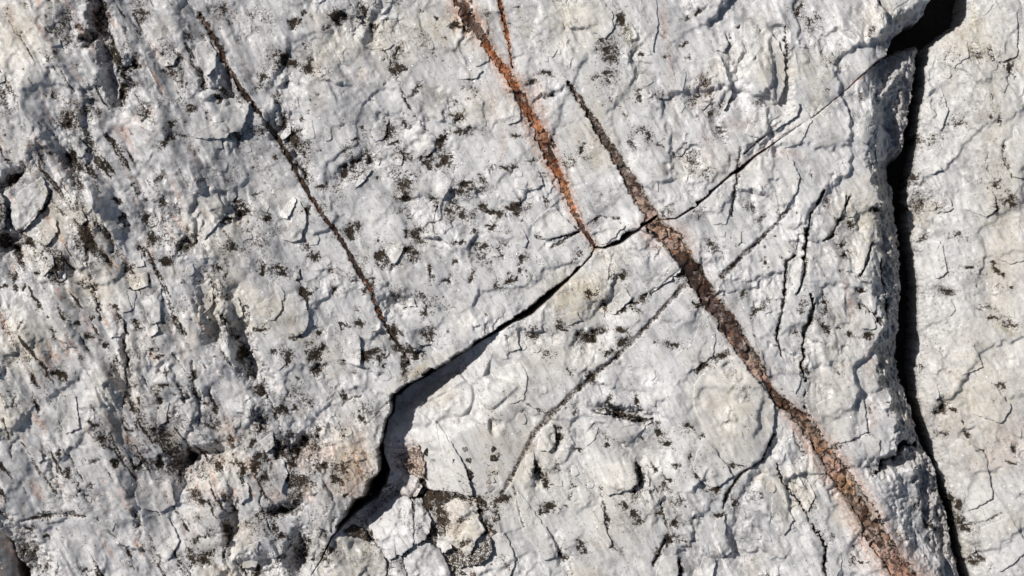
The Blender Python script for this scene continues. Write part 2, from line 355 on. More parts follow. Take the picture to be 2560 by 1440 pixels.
# ------------------------------------------------------------------ dark spots: lichen, plus shade of furrows and gaps painted in (x, y, rx, ry, angle, strength)
D9, D7, D5 = 1.0, 0.8, 0.58
SPOTS = [
    (185, 75, 22, 36, 0, D5), (215, 80, 16, 14, 0, D7), (245, 108, 14, 20, 30, D7), (262, 40, 16, 50, 0, D7), (285, 120, 8, 50, 0, D5), (365, 45, 14, 14, 0, D7), (345, 170, 14, 12, 30, D7), (352, 213, 16, 9, 30, D9),  # the tall pair in the top furrow is its shadow, painted dark
    (320, 245, 8, 24, 0, D9), (328, 190, 10, 24, 20, D7), (240, 275, 14, 36, 0, D5), (155, 100, 10, 8, 0, D5), (152, 248, 12, 10, 0, D5), (190, 305, 20, 11, 45, D9), (385, 300, 16, 16, 0, D7), (446, 320, 16, 9, -40, D7),
    (428, 358, 20, 8, -35, D7), (480, 96, 11, 9, 20, D9), (600, 345, 22, 10, 10, D7), (540, 352, 9, 8, 0, D5), (515, 210, 12, 18, 0, D7), (558, 245, 10, 14, 0, D9), (265, 410, 11, 10, 0, D9), (275, 425, 6, 5, 0, D9), (410, 460, 10, 20, 20, D7), (350, 468, 7, 14, 0, D7),
    (200, 400, 14, 24, -30, D7), (212, 445, 10, 40, -10, D7), (60, 450, 40, 9, -35, D9), (50, 405, 9, 7, 0, D7), (40, 350, 12, 4, -55, D5), (605, 100, 6, 14, 0, D5), (490, 272, 10, 12, 0, D7), (140, 155, 12, 6, 40, D5), (455, 150, 10, 12, 0, D5), (230, 345, 6, 5, 0, D7),
    (560, 32, 9, 14, -20, D5), (420, 185, 7, 4, 0, D7), (360, 95, 5, 14, 0, D5), (330, 90, 4, 14, -10, D5), (262, 290, 8, 8, 0, D7), (500, 180, 10, 5, 30, D5),
    (845, 42, 15, 20, 0, D9), (905, 25, 15, 20, 0, D9), (740, 55, 13, 12, 0, D9), (765, 38, 7, 6, 0, D9), (720, 155, 34, 15, 15, D9), (765, 165, 18, 14, 0, D7), (660, 200, 22, 10, 20, D5), (655, 225, 16, 10, 0, D5), (695, 240, 14, 11, 0, D7),
    (930, 70, 9, 12, 0, D7), (820, 72, 10, 6, 0, D7), (1140, 68, 12, 8, 20, D9), (1168, 76, 10, 8, 0, D9), (1088, 45, 8, 6, 0, D7), (990, 130, 8, 20, 10, D7), (1000, 168, 16, 12, 0, D7), (982, 175, 6, 14, -20, D7), (1050, 210, 8, 8, 0, D7), (1042, 230, 9, 8, 0, D7),
    (968, 325, 16, 19, 10, D9), (1013, 312, 8, 14, -20, D7), (980, 358, 12, 5, 0, D9), (998, 388, 34, 11, 5, D9), (1068, 402, 15, 16, 40, D9), (1105, 350, 12, 22, 20, D9), (1113, 402, 16, 18, 30, D9), (1160, 327, 30, 9, 0, D7), (885, 405, 32, 12, -38, D9),
    (858, 445, 22, 7, -50, D9), (900, 440, 16, 12, -30, D9), (925, 395, 10, 14, 0, D7), (893, 318, 8, 8, 0, D7), (856, 312, 5, 14, 20, D5), (890, 352, 7, 5, 0, D7), (768, 360, 10, 8, 0, D7), (690, 395, 7, 5, 0, D7), (740, 345, 16, 36, -30, D7), (705, 305, 14, 18, 0, D9),
    (762, 430, 10, 24, -30, D7), (800, 470, 16, 8, 0, D7), (1008, 460, 18, 22, 20, D7), (1165, 467, 30, 15, 0, D9), (1210, 448, 8, 8, 0, D7), (1147, 290, 14, 10, 0, D7), (1195, 225, 16, 12, 0, D5), (1230, 425, 10, 7, 0, D5), (1262, 420, 10, 7, 0, D7), (1115, 345, 8, 8, 0, D7),
    (650, 330, 10, 26, -20, D5), (1050, 20, 6, 8, 0, D5), (950, 90, 6, 8, 0, D5), (770, 120, 12, 9, 0, D5),
    (1525, 128, 26, 26, 0, D7), (1505, 110, 16, 14, 0, D7), (1520, 195, 16, 22, 20, D5), (1488, 195, 6, 12, 0, D5), (1550, 45, 9, 20, -10, D7), (1570, 90, 9, 20, -30, D5), (1605, 135, 8, 8, 0, D7), (1585, 68, 10, 6, 30, D5), (1360, 187, 14, 8, 0, D7), (1322, 205, 16, 8, 0, D7), (1375, 238, 12, 6, 0, D7),
    (1362, 182, 10, 6, 0, D5), (1293, 15, 8, 5, 0, D7), (1747, 33, 14, 6, -55, D9), (1718, 48, 12, 6, 0, D5), (1845, 68, 5, 8, 0, D9), (1825, 100, 6, 14, 0, D5), (1815, 258, 14, 8, -55, D9), (1760, 205, 22, 16, 0, D5), (1750, 240, 24, 22, 0, D5), (1785, 290, 10, 18, 0, D5), (1600, 246, 12, 12, 0, D7),
    (1645, 240, 12, 10, 0, D7), (1608, 330, 18, 8, 20, D7), (1625, 350, 10, 8, 0, D7), (1575, 352, 8, 16, -20, D5), (1650, 370, 10, 5, 20, D5), (1690, 385, 16, 8, 0, D5), (1730, 405, 18, 26, -20, D5), (1765, 440, 16, 14, 0, D5), (1453, 375, 6, 13, 0, D9), (1468, 395, 12, 4, 10, D7), (1425, 402, 14, 12, 0, D5),
    (1707, 112, 10, 5, 0, D7), (1665, 145, 6, 6, 0, D9), (1716, 145, 5, 6, 0, D5), (1700, 110, 5, 4, 0, D7), (1535, 250, 16, 6, 40, D5), (1565, 290, 6, 14, -20, D5), (1380, 350, 10, 14, 0, D7), (1290, 340, 14, 8, 0, D9), (1285, 420, 12, 10, 0, D7), (1330, 400, 16, 5, -10, D5), (1350, 440, 10, 12, 0, D5),
    (1900, 250, 20, 12, -30, D5), (1880, 310, 20, 10, -30, D5), (1800, 335, 14, 14, 0, D5),
    (2030, 55, 22, 16, 0, D5), (2075, 145, 12, 10, 0, D5), (2105, 120, 8, 14, 0, D5), (2175, 75, 10, 10, 0, D5), (1995, 20, 14, 22, 0, D5), (2090, 165, 20, 4, 10, D5), (2160, 240, 8, 14, 40, D5), (2490, 290, 5, 6, 0, D7), (2480, 305, 4, 4, 0, D7), (2495, 240, 5, 14, 0, D5), (2515, 290, 4, 24, 0, D5),
    (2400, 130, 20, 20, 0, D5), (2380, 250, 6, 14, -30, D5), (2400, 300, 20, 14, 0, D5), (2500, 130, 14, 14, 0, D5), (2540, 155, 8, 16, -30, D7), (2460, 130, 12, 14, 0, D5), (2500, 455, 14, 10, 0, D7), (2310, 345, 14, 10, 0, D7), (2300, 440, 20, 14, 0, D7), (2420, 300, 14, 10, 0, D5), (2360, 340, 16, 16, 0, D5), (2480, 400, 6, 24, 10, D5),
    (12, 545, 24, 40, 0, D7), (22, 600, 26, 12, -10, D9), (130, 648, 20, 9, 10, D9), (100, 605, 12, 14, 0, D7), (112, 640, 14, 6, 50, D7), (135, 615, 8, 12, 0, D5), (50, 690, 14, 12, 40, D7), (30, 716, 12, 4, 0, D9), (83, 720, 4, 12, 0, D7), (115, 680, 7, 6, 0, D9), (125, 682, 5, 5, 0, D9), (90, 645, 7, 9, 0, D7), (62, 765, 6, 6, 0, D5),  # first two paint the dark gap and the shadow under the knob
    (245, 725, 7, 20, -8, D7), (265, 770, 5, 20, -10, D7), (212, 804, 8, 5, 0, D9), (245, 798, 9, 8, 0, D9), (302, 768, 8, 6, 0, D9), (162, 834, 9, 8, 0, D7), (145, 792, 5, 5, 0, D7), (225, 705, 12, 7, 0, D5), (195, 668, 22, 5, 30, D5), (187, 655, 6, 7, 0, D5), (430, 655, 18, 9, -10, D9), (380, 552, 18, 18, 0, D9),
    (325, 548, 10, 20, 0, D7), (312, 502, 8, 8, 0, D7), (352, 490, 8, 14, 0, D7), (475, 615, 12, 18, 10, D9), (565, 542, 18, 10, 10, D9), (605, 525, 16, 18, 0, D9), (395, 600, 12, 16, 0, D9), (390, 650, 12, 10, 0, D7), (340, 672, 12, 6, 0, D7), (343, 722, 8, 3, 0, D9), (340, 705, 6, 8, 0, D5), (500, 515, 8, 6, 0, D7), (415, 505, 8, 16, -20, D7),
    (550, 675, 10, 8, 0, D7), (575, 690, 7, 5, 0, D7), (590, 620, 22, 10, 0, D5), (360, 810, 13, 7, 40, D9), (284, 858, 5, 5, 0, D9), (270, 850, 5, 12, 0, D9), (240, 836, 12, 6, 20, D7), (394, 875, 14, 7, 40, D9), (416, 892, 8, 5, 20, D9), (172, 938, 22, 7, 35, D9), (110, 948, 20, 6, 35, D9), (140, 928, 6, 5, 0, D7), (526, 742, 6, 18, -10, D9), (570, 800, 6, 20, -20, D7),
    (605, 890, 10, 26, 0, D9), (630, 930, 12, 10, 0, D7), (300, 905, 14, 24, 0, D5), (430, 928, 8, 6, 0, D7), (420, 960, 14, 5, 0, D9), (495, 940, 6, 18, 0, D9), (620, 780, 5, 14, -20, D7),
    (672, 546, 14, 10, 20, D9), (650, 485, 12, 6, 0, D7), (770, 530, 7, 16, 15, D9), (872, 578, 17, 14, 0, D9), (783, 640, 9, 14, 0, D7), (770, 620, 10, 10, 0, D5), (662, 670, 11, 14, 0, D7), (703, 680, 22, 13, 15, D9), (752, 688, 6, 14, 0, D9), (762, 735, 16, 9, 40, D9), (840, 727, 9, 6, 40, D9), (870, 722, 9, 3, 15, D7), (890, 700, 7, 9, 0, D7), (928, 718, 12, 13, 40, D9),
    (958, 643, 11, 18, 0, D9), (1022, 632, 16, 13, 40, D9), (990, 664, 14, 5, -20, D9), (1035, 650, 10, 8, 0, D7), (943, 600, 7, 9, 0, D7), (1016, 582, 9, 9, 0, D7), (1047, 590, 14, 18, 0, D7), (1015, 540, 9, 24, 0, D5), (1012, 490, 20, 9, 0, D9), (1130, 525, 18, 20, 0, D7), (1160, 540, 22, 14, 0, D7), (1085, 500, 12, 6, 20, D9), (1092, 520, 6, 8, 0, D9),
    (1205, 520, 14, 8, 20, D9), (1235, 532, 26, 5, 12, D9), (1275, 522, 10, 8, 0, D9), (1232, 565, 10, 9, 0, D7), (1185, 578, 12, 8, 0, D7), (1150, 604, 14, 8, 0, D9), (1200, 625, 22, 18, 0, D7), (1245, 622, 14, 13, 0, D7), (1137, 660, 10, 8, 0, D9), (1112, 700, 16, 7, -20, D9), (1180, 690, 8, 14, 0, D7), (1222, 660, 14, 10, 0, D5), (1215, 560, 8, 5, 0, D7), (1270, 700, 7, 10, 0, D7), (1245, 715, 8, 16, 0, D5),
    (985, 745, 12, 8, 0, D7), (1022, 765, 8, 5, 0, D9), (1073, 842, 14, 18, 0, D7), (1060, 780, 10, 20, 0, D7), (1085, 840, 12, 4, 0, D7), (985, 830, 16, 14, 30, D9), (1030, 880, 28, 14, 10, D9), (1012, 925, 8, 24, 0, D9), (918, 885, 28, 14, 0, D9), (948, 880, 14, 14, 0, D7), (855, 808, 14, 7, 20, D7), (905, 806, 14, 9, 0, D7), (802, 830, 10, 7, 0, D9), (790, 885, 16, 24, -15, D7),
    (718, 893, 17, 18, 0, D7), (795, 915, 14, 26, 0, D7), (655, 828, 14, 9, 20, D9), (685, 880, 6, 8, 0, D7), (745, 840, 18, 5, 0, D9), (772, 745, 8, 22, -20, D7), (1060, 605, 8, 8, 0, D7), (1075, 680, 5, 22, 0, D7), (1105, 645, 4, 3, 0, D7), (1060, 735, 14, 10, 0, D5), (965, 910, 8, 6, 0, D7), (855, 870, 7, 8, 0, D7), (850, 830, 8, 7, 0, D5), (1045, 935, 14, 4, 40, D7),
    (1297, 518, 18, 20, 0, D7), (1322, 520, 8, 6, 0, D7), (1303, 655, 10, 26, 0, D7), (1322, 695, 10, 8, 0, D7), (1382, 520, 14, 8, 0, D5), (1365, 505, 8, 8, 0, D5), (1525, 692, 11, 14, 0, D7), (1558, 688, 8, 14, 0, D7), (1480, 735, 14, 14, 30, D7), (1513, 765, 8, 18, 0, D7), (1400, 812, 14, 18, 0, D7), (1412, 830, 10, 4, 0, D9), (1595, 752, 18, 8, -25, D9), (1590, 775, 16, 7, 0, D7),
    (1480, 838, 26, 12, -20, D9), (1440, 810, 8, 8, 0, D5), (1553, 825, 9, 7, 0, D9), (1560, 855, 18, 10, -30, D9), (1520, 880, 12, 8, 0, D9), (1752, 912, 17, 12, 0, D9), (1800, 893, 24, 8, -12, D9), (1740, 762, 12, 6, 0, D9), (1680, 862, 20, 7, 12, D7), (1640, 858, 8, 5, 0, D5), (1912, 652, 8, 10, 0, D7), (1895, 770, 12, 16, 30, D7), (1862, 735, 12, 10, 0, D7), (1370, 885, 18, 12, 20, D5),
    (1340, 830, 20, 14, 0, D5), (1422, 925, 6, 16, 0, D5), (1830, 925, 10, 18, 0, D7), (1478, 945, 10, 14, 0, D9), (1475, 615, 8, 8, 0, D7), (1445, 640, 10, 16, 30, D5), (1555, 770, 10, 8, 0, D7), (1580, 780, 6, 5, 0, D7), (1900, 550, 14, 10, 0, D5), (1880, 520, 10, 14, 0, D5), (1740, 530, 16, 9, 0, D5), (1660, 530, 20, 12, 0, D5), (1600, 500, 8, 16, 0, D7), (1700, 690, 20, 14, 0, D7),
    (1860, 510, 6, 14, 0, D5), (1780, 615, 14, 12, 0, D5), (1820, 830, 6, 5, 0, D7),
    (1945, 525, 8, 18, -20, D5), (2112, 636, 16, 7, -20, D7), (2045, 652, 8, 5, 0, D5), (2058, 775, 9, 26, 0, D7), (2064, 822, 7, 14, -15, D7), (2095, 680, 4, 3, 0, D9), (2062, 684, 3, 3, 0, D9), (2125, 835, 12, 8, 0, D7), (2095, 822, 8, 3, 15, D7), (2310, 505, 26, 26, 0, D5), (2322, 590, 16, 8, -30, D7), (2380, 730, 20, 12, 0, D5), (2502, 660, 7, 4, 20, D9), (2440, 663, 14, 5, -15, D9),  # the large round one paints a shaded patch by the crevice
    (2506, 675, 5, 9, 0, D9), (2515, 688, 8, 4, 0, D9), (2492, 798, 16, 6, 0, D9), (2535, 812, 14, 9, 30, D7), (2540, 500, 20, 16, 0, D7), (2415, 590, 18, 9, 0, D7), (2165, 838, 16, 9, 0, D7), (2192, 525, 14, 6, -15, D9), (2185, 520, 6, 4, 0, D9), (2070, 505, 8, 12, 0, D5), (2000, 770, 10, 20, 0, D5), (1985, 830, 14, 9, 0, D5), (2090, 545, 10, 14, -10, D5), (2130, 560, 8, 16, 0, D7), (2105, 610, 10, 8, 0, D7),
    (2455, 735, 4, 16, 0, D7), (2485, 770, 20, 8, 0, D5), (2520, 720, 20, 10, 0, D5), (2375, 510, 16, 12, 0, D5), (2505, 515, 4, 16, 0, D9), (2320, 920, 10, 14, 0, D7), (2370, 880, 5, 12, 0, D5), (2095, 930, 10, 10, 0, D5), (2010, 930, 12, 12, 0, D5), (2165, 770, 16, 4, 40, D7), (2150, 730, 10, 5, -15, D9), (2145, 765, 6, 12, 0, D7),
    (113, 1010, 5, 18, -5, D9), (105, 985, 8, 10, 0, D5), (160, 1128, 8, 16, 0, D9), (180, 1175, 6, 16, 0, D9), (204, 1205, 6, 9, 0, D9), (210, 1225, 8, 6, 0, D9), (206, 1235, 5, 6, 0, D7), (235, 1210, 7, 10, 0, D7), (75, 1318, 9, 8, 30, D9), (122, 1338, 9, 5, 40, D9), (182, 1340, 4, 5, 0, D5), (252, 1048, 14, 8, 40, D9), (272, 1090, 14, 10, 30, D9), (300, 1150, 8, 9, 0, D9), (345, 1158, 14, 6, 35, D9),
    (362, 1145, 20, 7, 42, D9), (396, 1158, 13, 14, 0, D9), (250, 1145, 14, 7, 0, D7), (405, 985, 9, 22, 10, D7), (430, 962, 14, 6, 0, D9), (445, 1030, 11, 5, 30, D9), (360, 990, 6, 16, 0, D7), (345, 1020, 6, 14, 0, D7), (395, 1072, 8, 5, 0, D9), (358, 1050, 6, 20, 0, D9), (425, 1050, 9, 14, 20, D9), (330, 1070, 9, 4, 0, D9), (470, 1140, 14, 26, 0, D7), (495, 1140, 30, 8, -14, D9), (598, 1155, 16, 5, 8, D9),
    (512, 1250, 16, 5, 0, D9), (575, 1210, 4, 6, 0, D9), (350, 1295, 6, 20, 0, D9), (362, 1318, 9, 8, 30, D9), (378, 1348, 4, 4, 0, D9), (500, 1345, 24, 8, -10, D7), (480, 1390, 12, 10, 20, D9), (515, 1390, 22, 12, 0, D7), (570, 1320, 6, 20, 0, D9), (590, 1275, 14, 14, 0, D7), (520, 1005, 18, 6, 20, D7), (545, 1020, 8, 12, 20, D7), (585, 1095, 12, 6, 30, D9), (450, 1190, 5, 20, 0, D7), (640, 1100, 8, 8, 0, D7),
    (170, 1285, 26, 6, 0, D5), (115, 1285, 16, 6, 0, D5), (210, 1265, 6, 12, 30, D5), (10, 1070, 8, 5, 0, D5), (290, 1110, 12, 8, 0, D7), (420, 1235, 4, 14, -20, D7), (60, 1385, 26, 26, 40, D5), (100, 1420, 26, 14, 40, D5), (215, 1430, 20, 8, 20, D7), (545, 1105, 16, 10, 0, D5), (330, 980, 5, 30, 0, D7), (515, 1180, 20, 20, 0, D5),  # the two near the corner paint the darkness of its gap
    (655, 975, 14, 8, 0, D9), (710, 1030, 18, 10, 15, D9), (740, 1020, 9, 6, 0, D9), (652, 1068, 16, 14, 0, D9), (868, 985, 10, 7, 40, D7), (905, 1045, 14, 9, 30, D9), (905, 1020, 8, 8, 0, D7), (865, 1082, 12, 7, -40, D7), (850, 1060, 8, 14, 0, D7), (795, 1080, 6, 20, -10, D7), (765, 1108, 34, 14, -10, D9), (735, 1130, 24, 14, 0, D9), (728, 1158, 14, 10, 0, D9), (700, 1125, 14, 20, 0, D9), (648, 1160, 12, 20, 0, D9),
    (720, 1272, 26, 8, 10, D9), (745, 1245, 14, 20, 30, D7), (820, 1265, 7, 20, 10, D9), (795, 1165, 20, 16, 0, D7), (845, 1200, 10, 9, 0, D7), (810, 1160, 12, 10, 0, D7), (700, 1340, 22, 6, 8, D9), (690, 1320, 6, 14, 0, D9), (640, 1432, 10, 10, 0, D9), (755, 1370, 14, 40, 10, D7), (815, 1310, 16, 26, 40, D7), (840, 1075, 8, 10, 0, D5), (770, 1205, 22, 10, 0, D5), (690, 1290, 8, 20, 0, D7), (780, 1010, 6, 5, 0, D5),  # the tall one low by the crack paints deep shadow
    (730, 1200, 8, 26, 0, D7), (680, 1150, 14, 8, 0, D7), (830, 1380, 20, 14, 0, D7), (700, 1400, 14, 20, 0, D5),
    (1528, 1008, 8, 16, 0, D9), (1560, 1040, 40, 7, 10, D9), (1600, 1050, 22, 6, 8, D9), (1520, 1030, 26, 4, 8, D9), (1592, 1005, 5, 18, -20, D7), (1605, 1030, 7, 6, 0, D7), (1435, 1024, 9, 9, 0, D5), (1395, 1090, 7, 16, 0, D9), (1390, 1115, 6, 10, 0, D7), (1340, 1175, 6, 20, 0, D9), (1355, 1190, 20, 9, 20, D7), (1370, 1210, 14, 10, 0, D7), (1385, 1170, 12, 14, 0, D5), (1428, 1205, 8, 20, 0, D5),
    (1375, 1270, 18, 12, 20, D9), (1350, 1275, 5, 11, -20, D9), (1415, 1270, 7, 4, 0, D5), (1517, 1112, 5, 9, 0, D9), (1515, 1085, 6, 14, 0, D5), (1445, 1123, 14, 3, 0, D7), (1655, 1080, 14, 5, 40, D9), (1668, 1107, 14, 6, 10, D9), (1645, 1060, 7, 4, 0, D9), (1648, 1085, 6, 10, 0, D7), (1722, 1072, 12, 6, 30, D9), (1752, 1090, 7, 4, 0, D9), (1597, 1190, 7, 24, -8, D9), (1615, 1190, 4, 12, 0, D9),
    (1635, 1172, 12, 6, 40, D7), (1660, 1205, 6, 20, -20, D7), (1725, 1145, 4, 14, 0, D7), (1745, 1185, 8, 20, -25, D7), (1775, 1225, 20, 4, 0, D7), (1670, 1198, 14, 4, 0, D9), (1692, 1168, 9, 8, 20, D7), (1592, 1288, 12, 16, 0, D7), (1560, 1265, 5, 12, 0, D9), (1550, 1226, 8, 5, 0, D9), (1508, 1218, 6, 9, 0, D7), (1468, 1210, 3, 4, 0, D9), (1515, 1296, 4, 13, 0, D9), (1451, 1370, 13, 14, 0, D9),
    (1400, 1383, 5, 10, -20, D9), (1415, 1395, 8, 12, 0, D7), (1672, 1352, 8, 18, 35, D7), (1702, 1418, 7, 20, 0, D9), (1686, 1306, 12, 13, 20, D9), (1648, 1282, 10, 7, 0, D7), (1583, 1230, 6, 16, 0, D9), (1690, 1255, 16, 10, 0, D5), (1802, 1288, 16, 6, -10, D9), (1535, 1368, 20, 8, 10, D5), (1870, 1070, 16, 4, 40, D7), (1880, 1040, 12, 8, 0, D7), (1855, 985, 14, 18, 0, D7), (1845, 960, 14, 10, 0, D5), (1905, 1240, 12, 5, 15, D7),
    (1755, 990, 6, 5, 0, D5), (1790, 1225, 8, 8, 0, D9), (1730, 1300, 20, 6, 0, D5), (1710, 1350, 24, 10, 0, D5), (1640, 1385, 5, 6, 0, D7), (1840, 1260, 10, 14, 0, D7), (1825, 1165, 22, 6, 0, D7), (1880, 1250, 8, 5, 0, D5), (1420, 1430, 6, 14, 0, D5), (1310, 1030, 14, 3, 20, D5), (1625, 1230, 9, 6, 0, D5), (1430, 1240, 10, 8, 0, D5),
    (2195, 1165, 12, 14, 0, D7), (2372, 1020, 14, 14, 0, D9), (2400, 1032, 8, 5, 30, D9), (2422, 1058, 3, 6, 0, D9), (2436, 1093, 5, 7, -30, D9), (2466, 1132, 9, 4, 0, D9), (2402, 1252, 7, 14, 0, D9), (2420, 1275, 7, 14, 0, D9), (2415, 1310, 10, 22, 0, D7), (2440, 1335, 16, 8, 0, D9), (2545, 1160, 10, 4, 30, D9), (2550, 1130, 4, 16, 0, D7), (2200, 1385, 14, 9, 0, D5), (2130, 1400, 12, 9, 20, D7), (2165, 1405, 16, 4, 0, D7),
    (2340, 1325, 18, 5, 30, D9), (2300, 1270, 14, 12, 0, D7), (2260, 1345, 10, 8, 0, D5), (2462, 1408, 14, 14, 0, D9), (2400, 1390, 14, 10, 0, D5), (2095, 1110, 12, 10, 0, D5), (2170, 1090, 16, 8, 0, D5), (2180, 1180, 6, 10, 0, D7), (2175, 1020, 6, 16, 0, D5), (2370, 1090, 20, 10, 0, D5), (2500, 1010, 6, 4, 0, D5), (2510, 970, 12, 9, 0, D5), (2080, 1350, 10, 8, 0, D5), (2030, 1260, 10, 12, 0, D5), (2000, 1130, 10, 20, 0, D5),
    (1020, 1165, 14, 16, 0, D9), (1050, 1200, 6, 30, 0, D7), (1085, 1240, 40, 12, 4, D9), (1110, 1290, 12, 30, -20, D9), (1060, 1260, 12, 16, 0, D9), (1150, 1245, 26, 9, 0, D7), (1200, 1260, 18, 12, 30, D9), (1250, 1250, 18, 8, -20, D9), (1215, 1330, 10, 30, 0, D9), (1160, 1360, 18, 12, 0, D9), (1265, 1410, 6, 16, -30, D9), (1255, 1395, 8, 10, 0, D7), (1180, 1395, 12, 10, 0, D7), (1160, 1300, 12, 6, 0, D7), (1240, 1290, 8, 20, 0, D5),
]
for s in SPOTS:
    w, b = blob(s[0], s[1], s[2] * 1.22, s[3] * 1.22, s[4], 2.0, min(1.5, 0.5 + min(s[2], s[3]) / 11.0))
    DIRT_SHADE[w] = np.maximum(DIRT_SHADE[w], F(s[5]) * b)
# scattered small specks of the same crust, denser where the rock is rough
DIRT_SHADE *= np.clip(F(0.86) + F(1.0) * fbm(XW, YW, 24, 3, 129), 0.25, 1.25)
r2 = random.Random(5)
for i in range(520):
    x, y = r2.uniform(-200, 2760), r2.uniform(-180, 1620)
    if r2.random() > (1.0 if x < 1300 and y < 1300 else 0.3):
        continue
    w, b = blob(x, y, r2.uniform(3, 8), r2.uniform(3, 8), r2.uniform(0, 90))
    DIRT_SHADE[w] = np.maximum(DIRT_SHADE[w], F(r2.uniform(0.35, 0.72)) * b)
DIRT_SHADE = np.maximum(DIRT_SHADE, sstep(0.10, 0.55, fbm(IA, IB, 55, 3, 123)) * F(0.95) * np.clip(left * F(0.8) + F(0.12), 0, 1) * sstep(-0.3, 0.2, fbm(X, Y, 240, 2, 125)))
DIRT_SHADE = np.maximum(DIRT_SHADE, sstep(0.22, 0.5, fbm(IA * F(0.7), IB, 22, 3, 137)) * F(0.75) * np.clip(left + sstep(1200, 400, X) * sstep(800, 1100, Y) * F(0.7), 0, 1))
RUST = np.maximum(RUST, sstep(0.18, 0.5, fbm(IA * F(0.7), IB, 20, 3, 139)) * F(0.9) * sstep(800, 300, X))
stainz = np.exp(-(((X - 640) / 270) ** 2 + ((Y - 1160) / 140) ** 2))
DIRT_SHADE = np.maximum(DIRT_SHADE, stainz * sstep(-0.1, 0.45, fbm(XW, YW, 60, 3, 127)) * F(0.95))
RUST = np.maximum(RUST, stainz * sstep(-0.05, 0.4, fbm(XW, YW, 50, 3, 128)) * F(0.95))
DIRT_SHADE += F(0.26) * sstep(0.08, 0.46, fbm(XW, YW, 80, 3, 121)) * (1 - DIRT_SHADE) * (F(0.45) + F(0.55) * sstep(1500, 1000, X))
DIRT_SHADE = np.clip(DIRT_SHADE, 0, 1)
Hh -= DIRT_SHADE * F(2.8) * (F(1) + rough * F(0.8))
Hh += sstep(0.5, 0.8, DIRT_SHADE + perlin(X / F(5), Y / F(5), 131) * F(0.3)) * perlin(X / F(4.5), Y / F(4.5), 133) * F(1.6)

# tints: (x, y, rx, ry, angle, strength)
for x, y, rx, ry, a, s in [(885, 1180, 40, 60, 10, 1.0), (900, 1120, 24, 34, 0, 0.7), (2150, 195, 6, 60, 48, 0.8), (1900, 380, 5, 70, 52, 0.7), (1228, 265, 14, 50, 0, 0.35), (1256, 365, 7, 40, 0, 0.6), (1345, 250, 18, 70, -12, 0.75), (240, 600, 8, 34, 0, 0.7), (2172, 905, 8, 50, 0, 0.5),
                           (2100, 640, 8, 60, -8, 0.4), (2122, 740, 7, 70, -12, 0.6), (2182, 1050, 12, 50, -8, 0.4), (4, 1240, 12, 30, 0, 0.8), (760, 1140, 40, 30, 0, 0.6), (540, 1195, 8, 24, -14, 0.9), (690, 1235, 24, 26, 0, 0.6), (545, 1150, 14, 14, 0, 0.5),
                           (395, 1075, 20, 20, 0, 0.5), (350, 1015, 20, 24, 0, 0.45), (2480, 1160, 60, 40, 0, 0.3), (2540, 1120, 40, 50, 0, 0.4), (1760, 230, 26, 50, 0, 0.45), (1850, 310, 40, 18, -20, 0.4), (1660, 60, 8, 60, -6, 0.7), (1676, 180, 5, 70, -4, 0.75), (1770, 370, 16, 60, -8, 0.35),
                           (1320, 540, 12, 10, 0, 0.2), (655, 1210, 16, 20, 0, 0.5), (250, 1240, 16, 10, 0, 0.3), (110, 940, 20, 12, 30, 0.4), (245, 830, 20, 14, 0, 0.5), (2070, 500, 14, 60, 0, 0.25), (1960, 385, 40, 14, 10, 0.5), (2130, 210, 40, 8, -40, 0.5), (730, 555, 40, 6, -60, 0.3), (1010, 1150, 40, 40, 0, 0.8), (1130, 1300, 30, 40, 0, 0.5), (2180, 1400, 50, 40, 0, 0.35), (1650, 580, 50, 30, 30, 0.4), (830, 60, 40, 20, 0, 0.3), (905, 190, 20, 14, 0, 0.4), (2390, 1060, 30, 30, 0, 0.3)]:
    w, b = blob(x, y, rx, ry, a)
    RUST[w] = np.maximum(RUST[w], F(s) * b)
for x, y, rx, ry, a, s in [(1440, 740, 80, 60, 0, 0.8), (250, 720, 60, 60, 0, 0.6), (60, 100, 80, 110, 0, 0.5), (1110, 70, 110, 60, 0, 0.55), (880, 1150, 60, 90, 0, 0.8), (1000, 130, 60, 60, 0, 0.35), (2520, 600, 60, 300, 0, 0.45), (2460, 1000, 120, 200, 0, 0.45), (2500, 300, 60, 300, 0, 0.3),
                           (300, 960, 60, 60, 0, 0.35), (90, 860, 90, 80, 0, 0.5), (2060, 1000, 60, 160, 0, 0.3), (1400, 900, 140, 80, 0, 0.3), (1300, 1150, 140, 160, 0, 0.4), (1550, 1250, 150, 150, 0, 0.3), (1820, 1020, 100, 120, 0, 0.45), (2100, 900, 70, 160, 0, 0.3), (1150, 1330, 50, 40, 0, 0.8), (350, 700, 30, 20, 0, 0.7), (1200, 260, 60, 50, 0, 0.4), (1440, 60, 80, 80, 0, 0.4), (1090, 235, 40, 40, 0, 0.3), (140, 570, 30, 30, 0, 0.4), (1040, 930, 70, 12, -32, 0.9)]:
    w, b = blob(x, y, rx, ry, a)
    CREAM[w] = np.maximum(CREAM[w], F(s) * b)
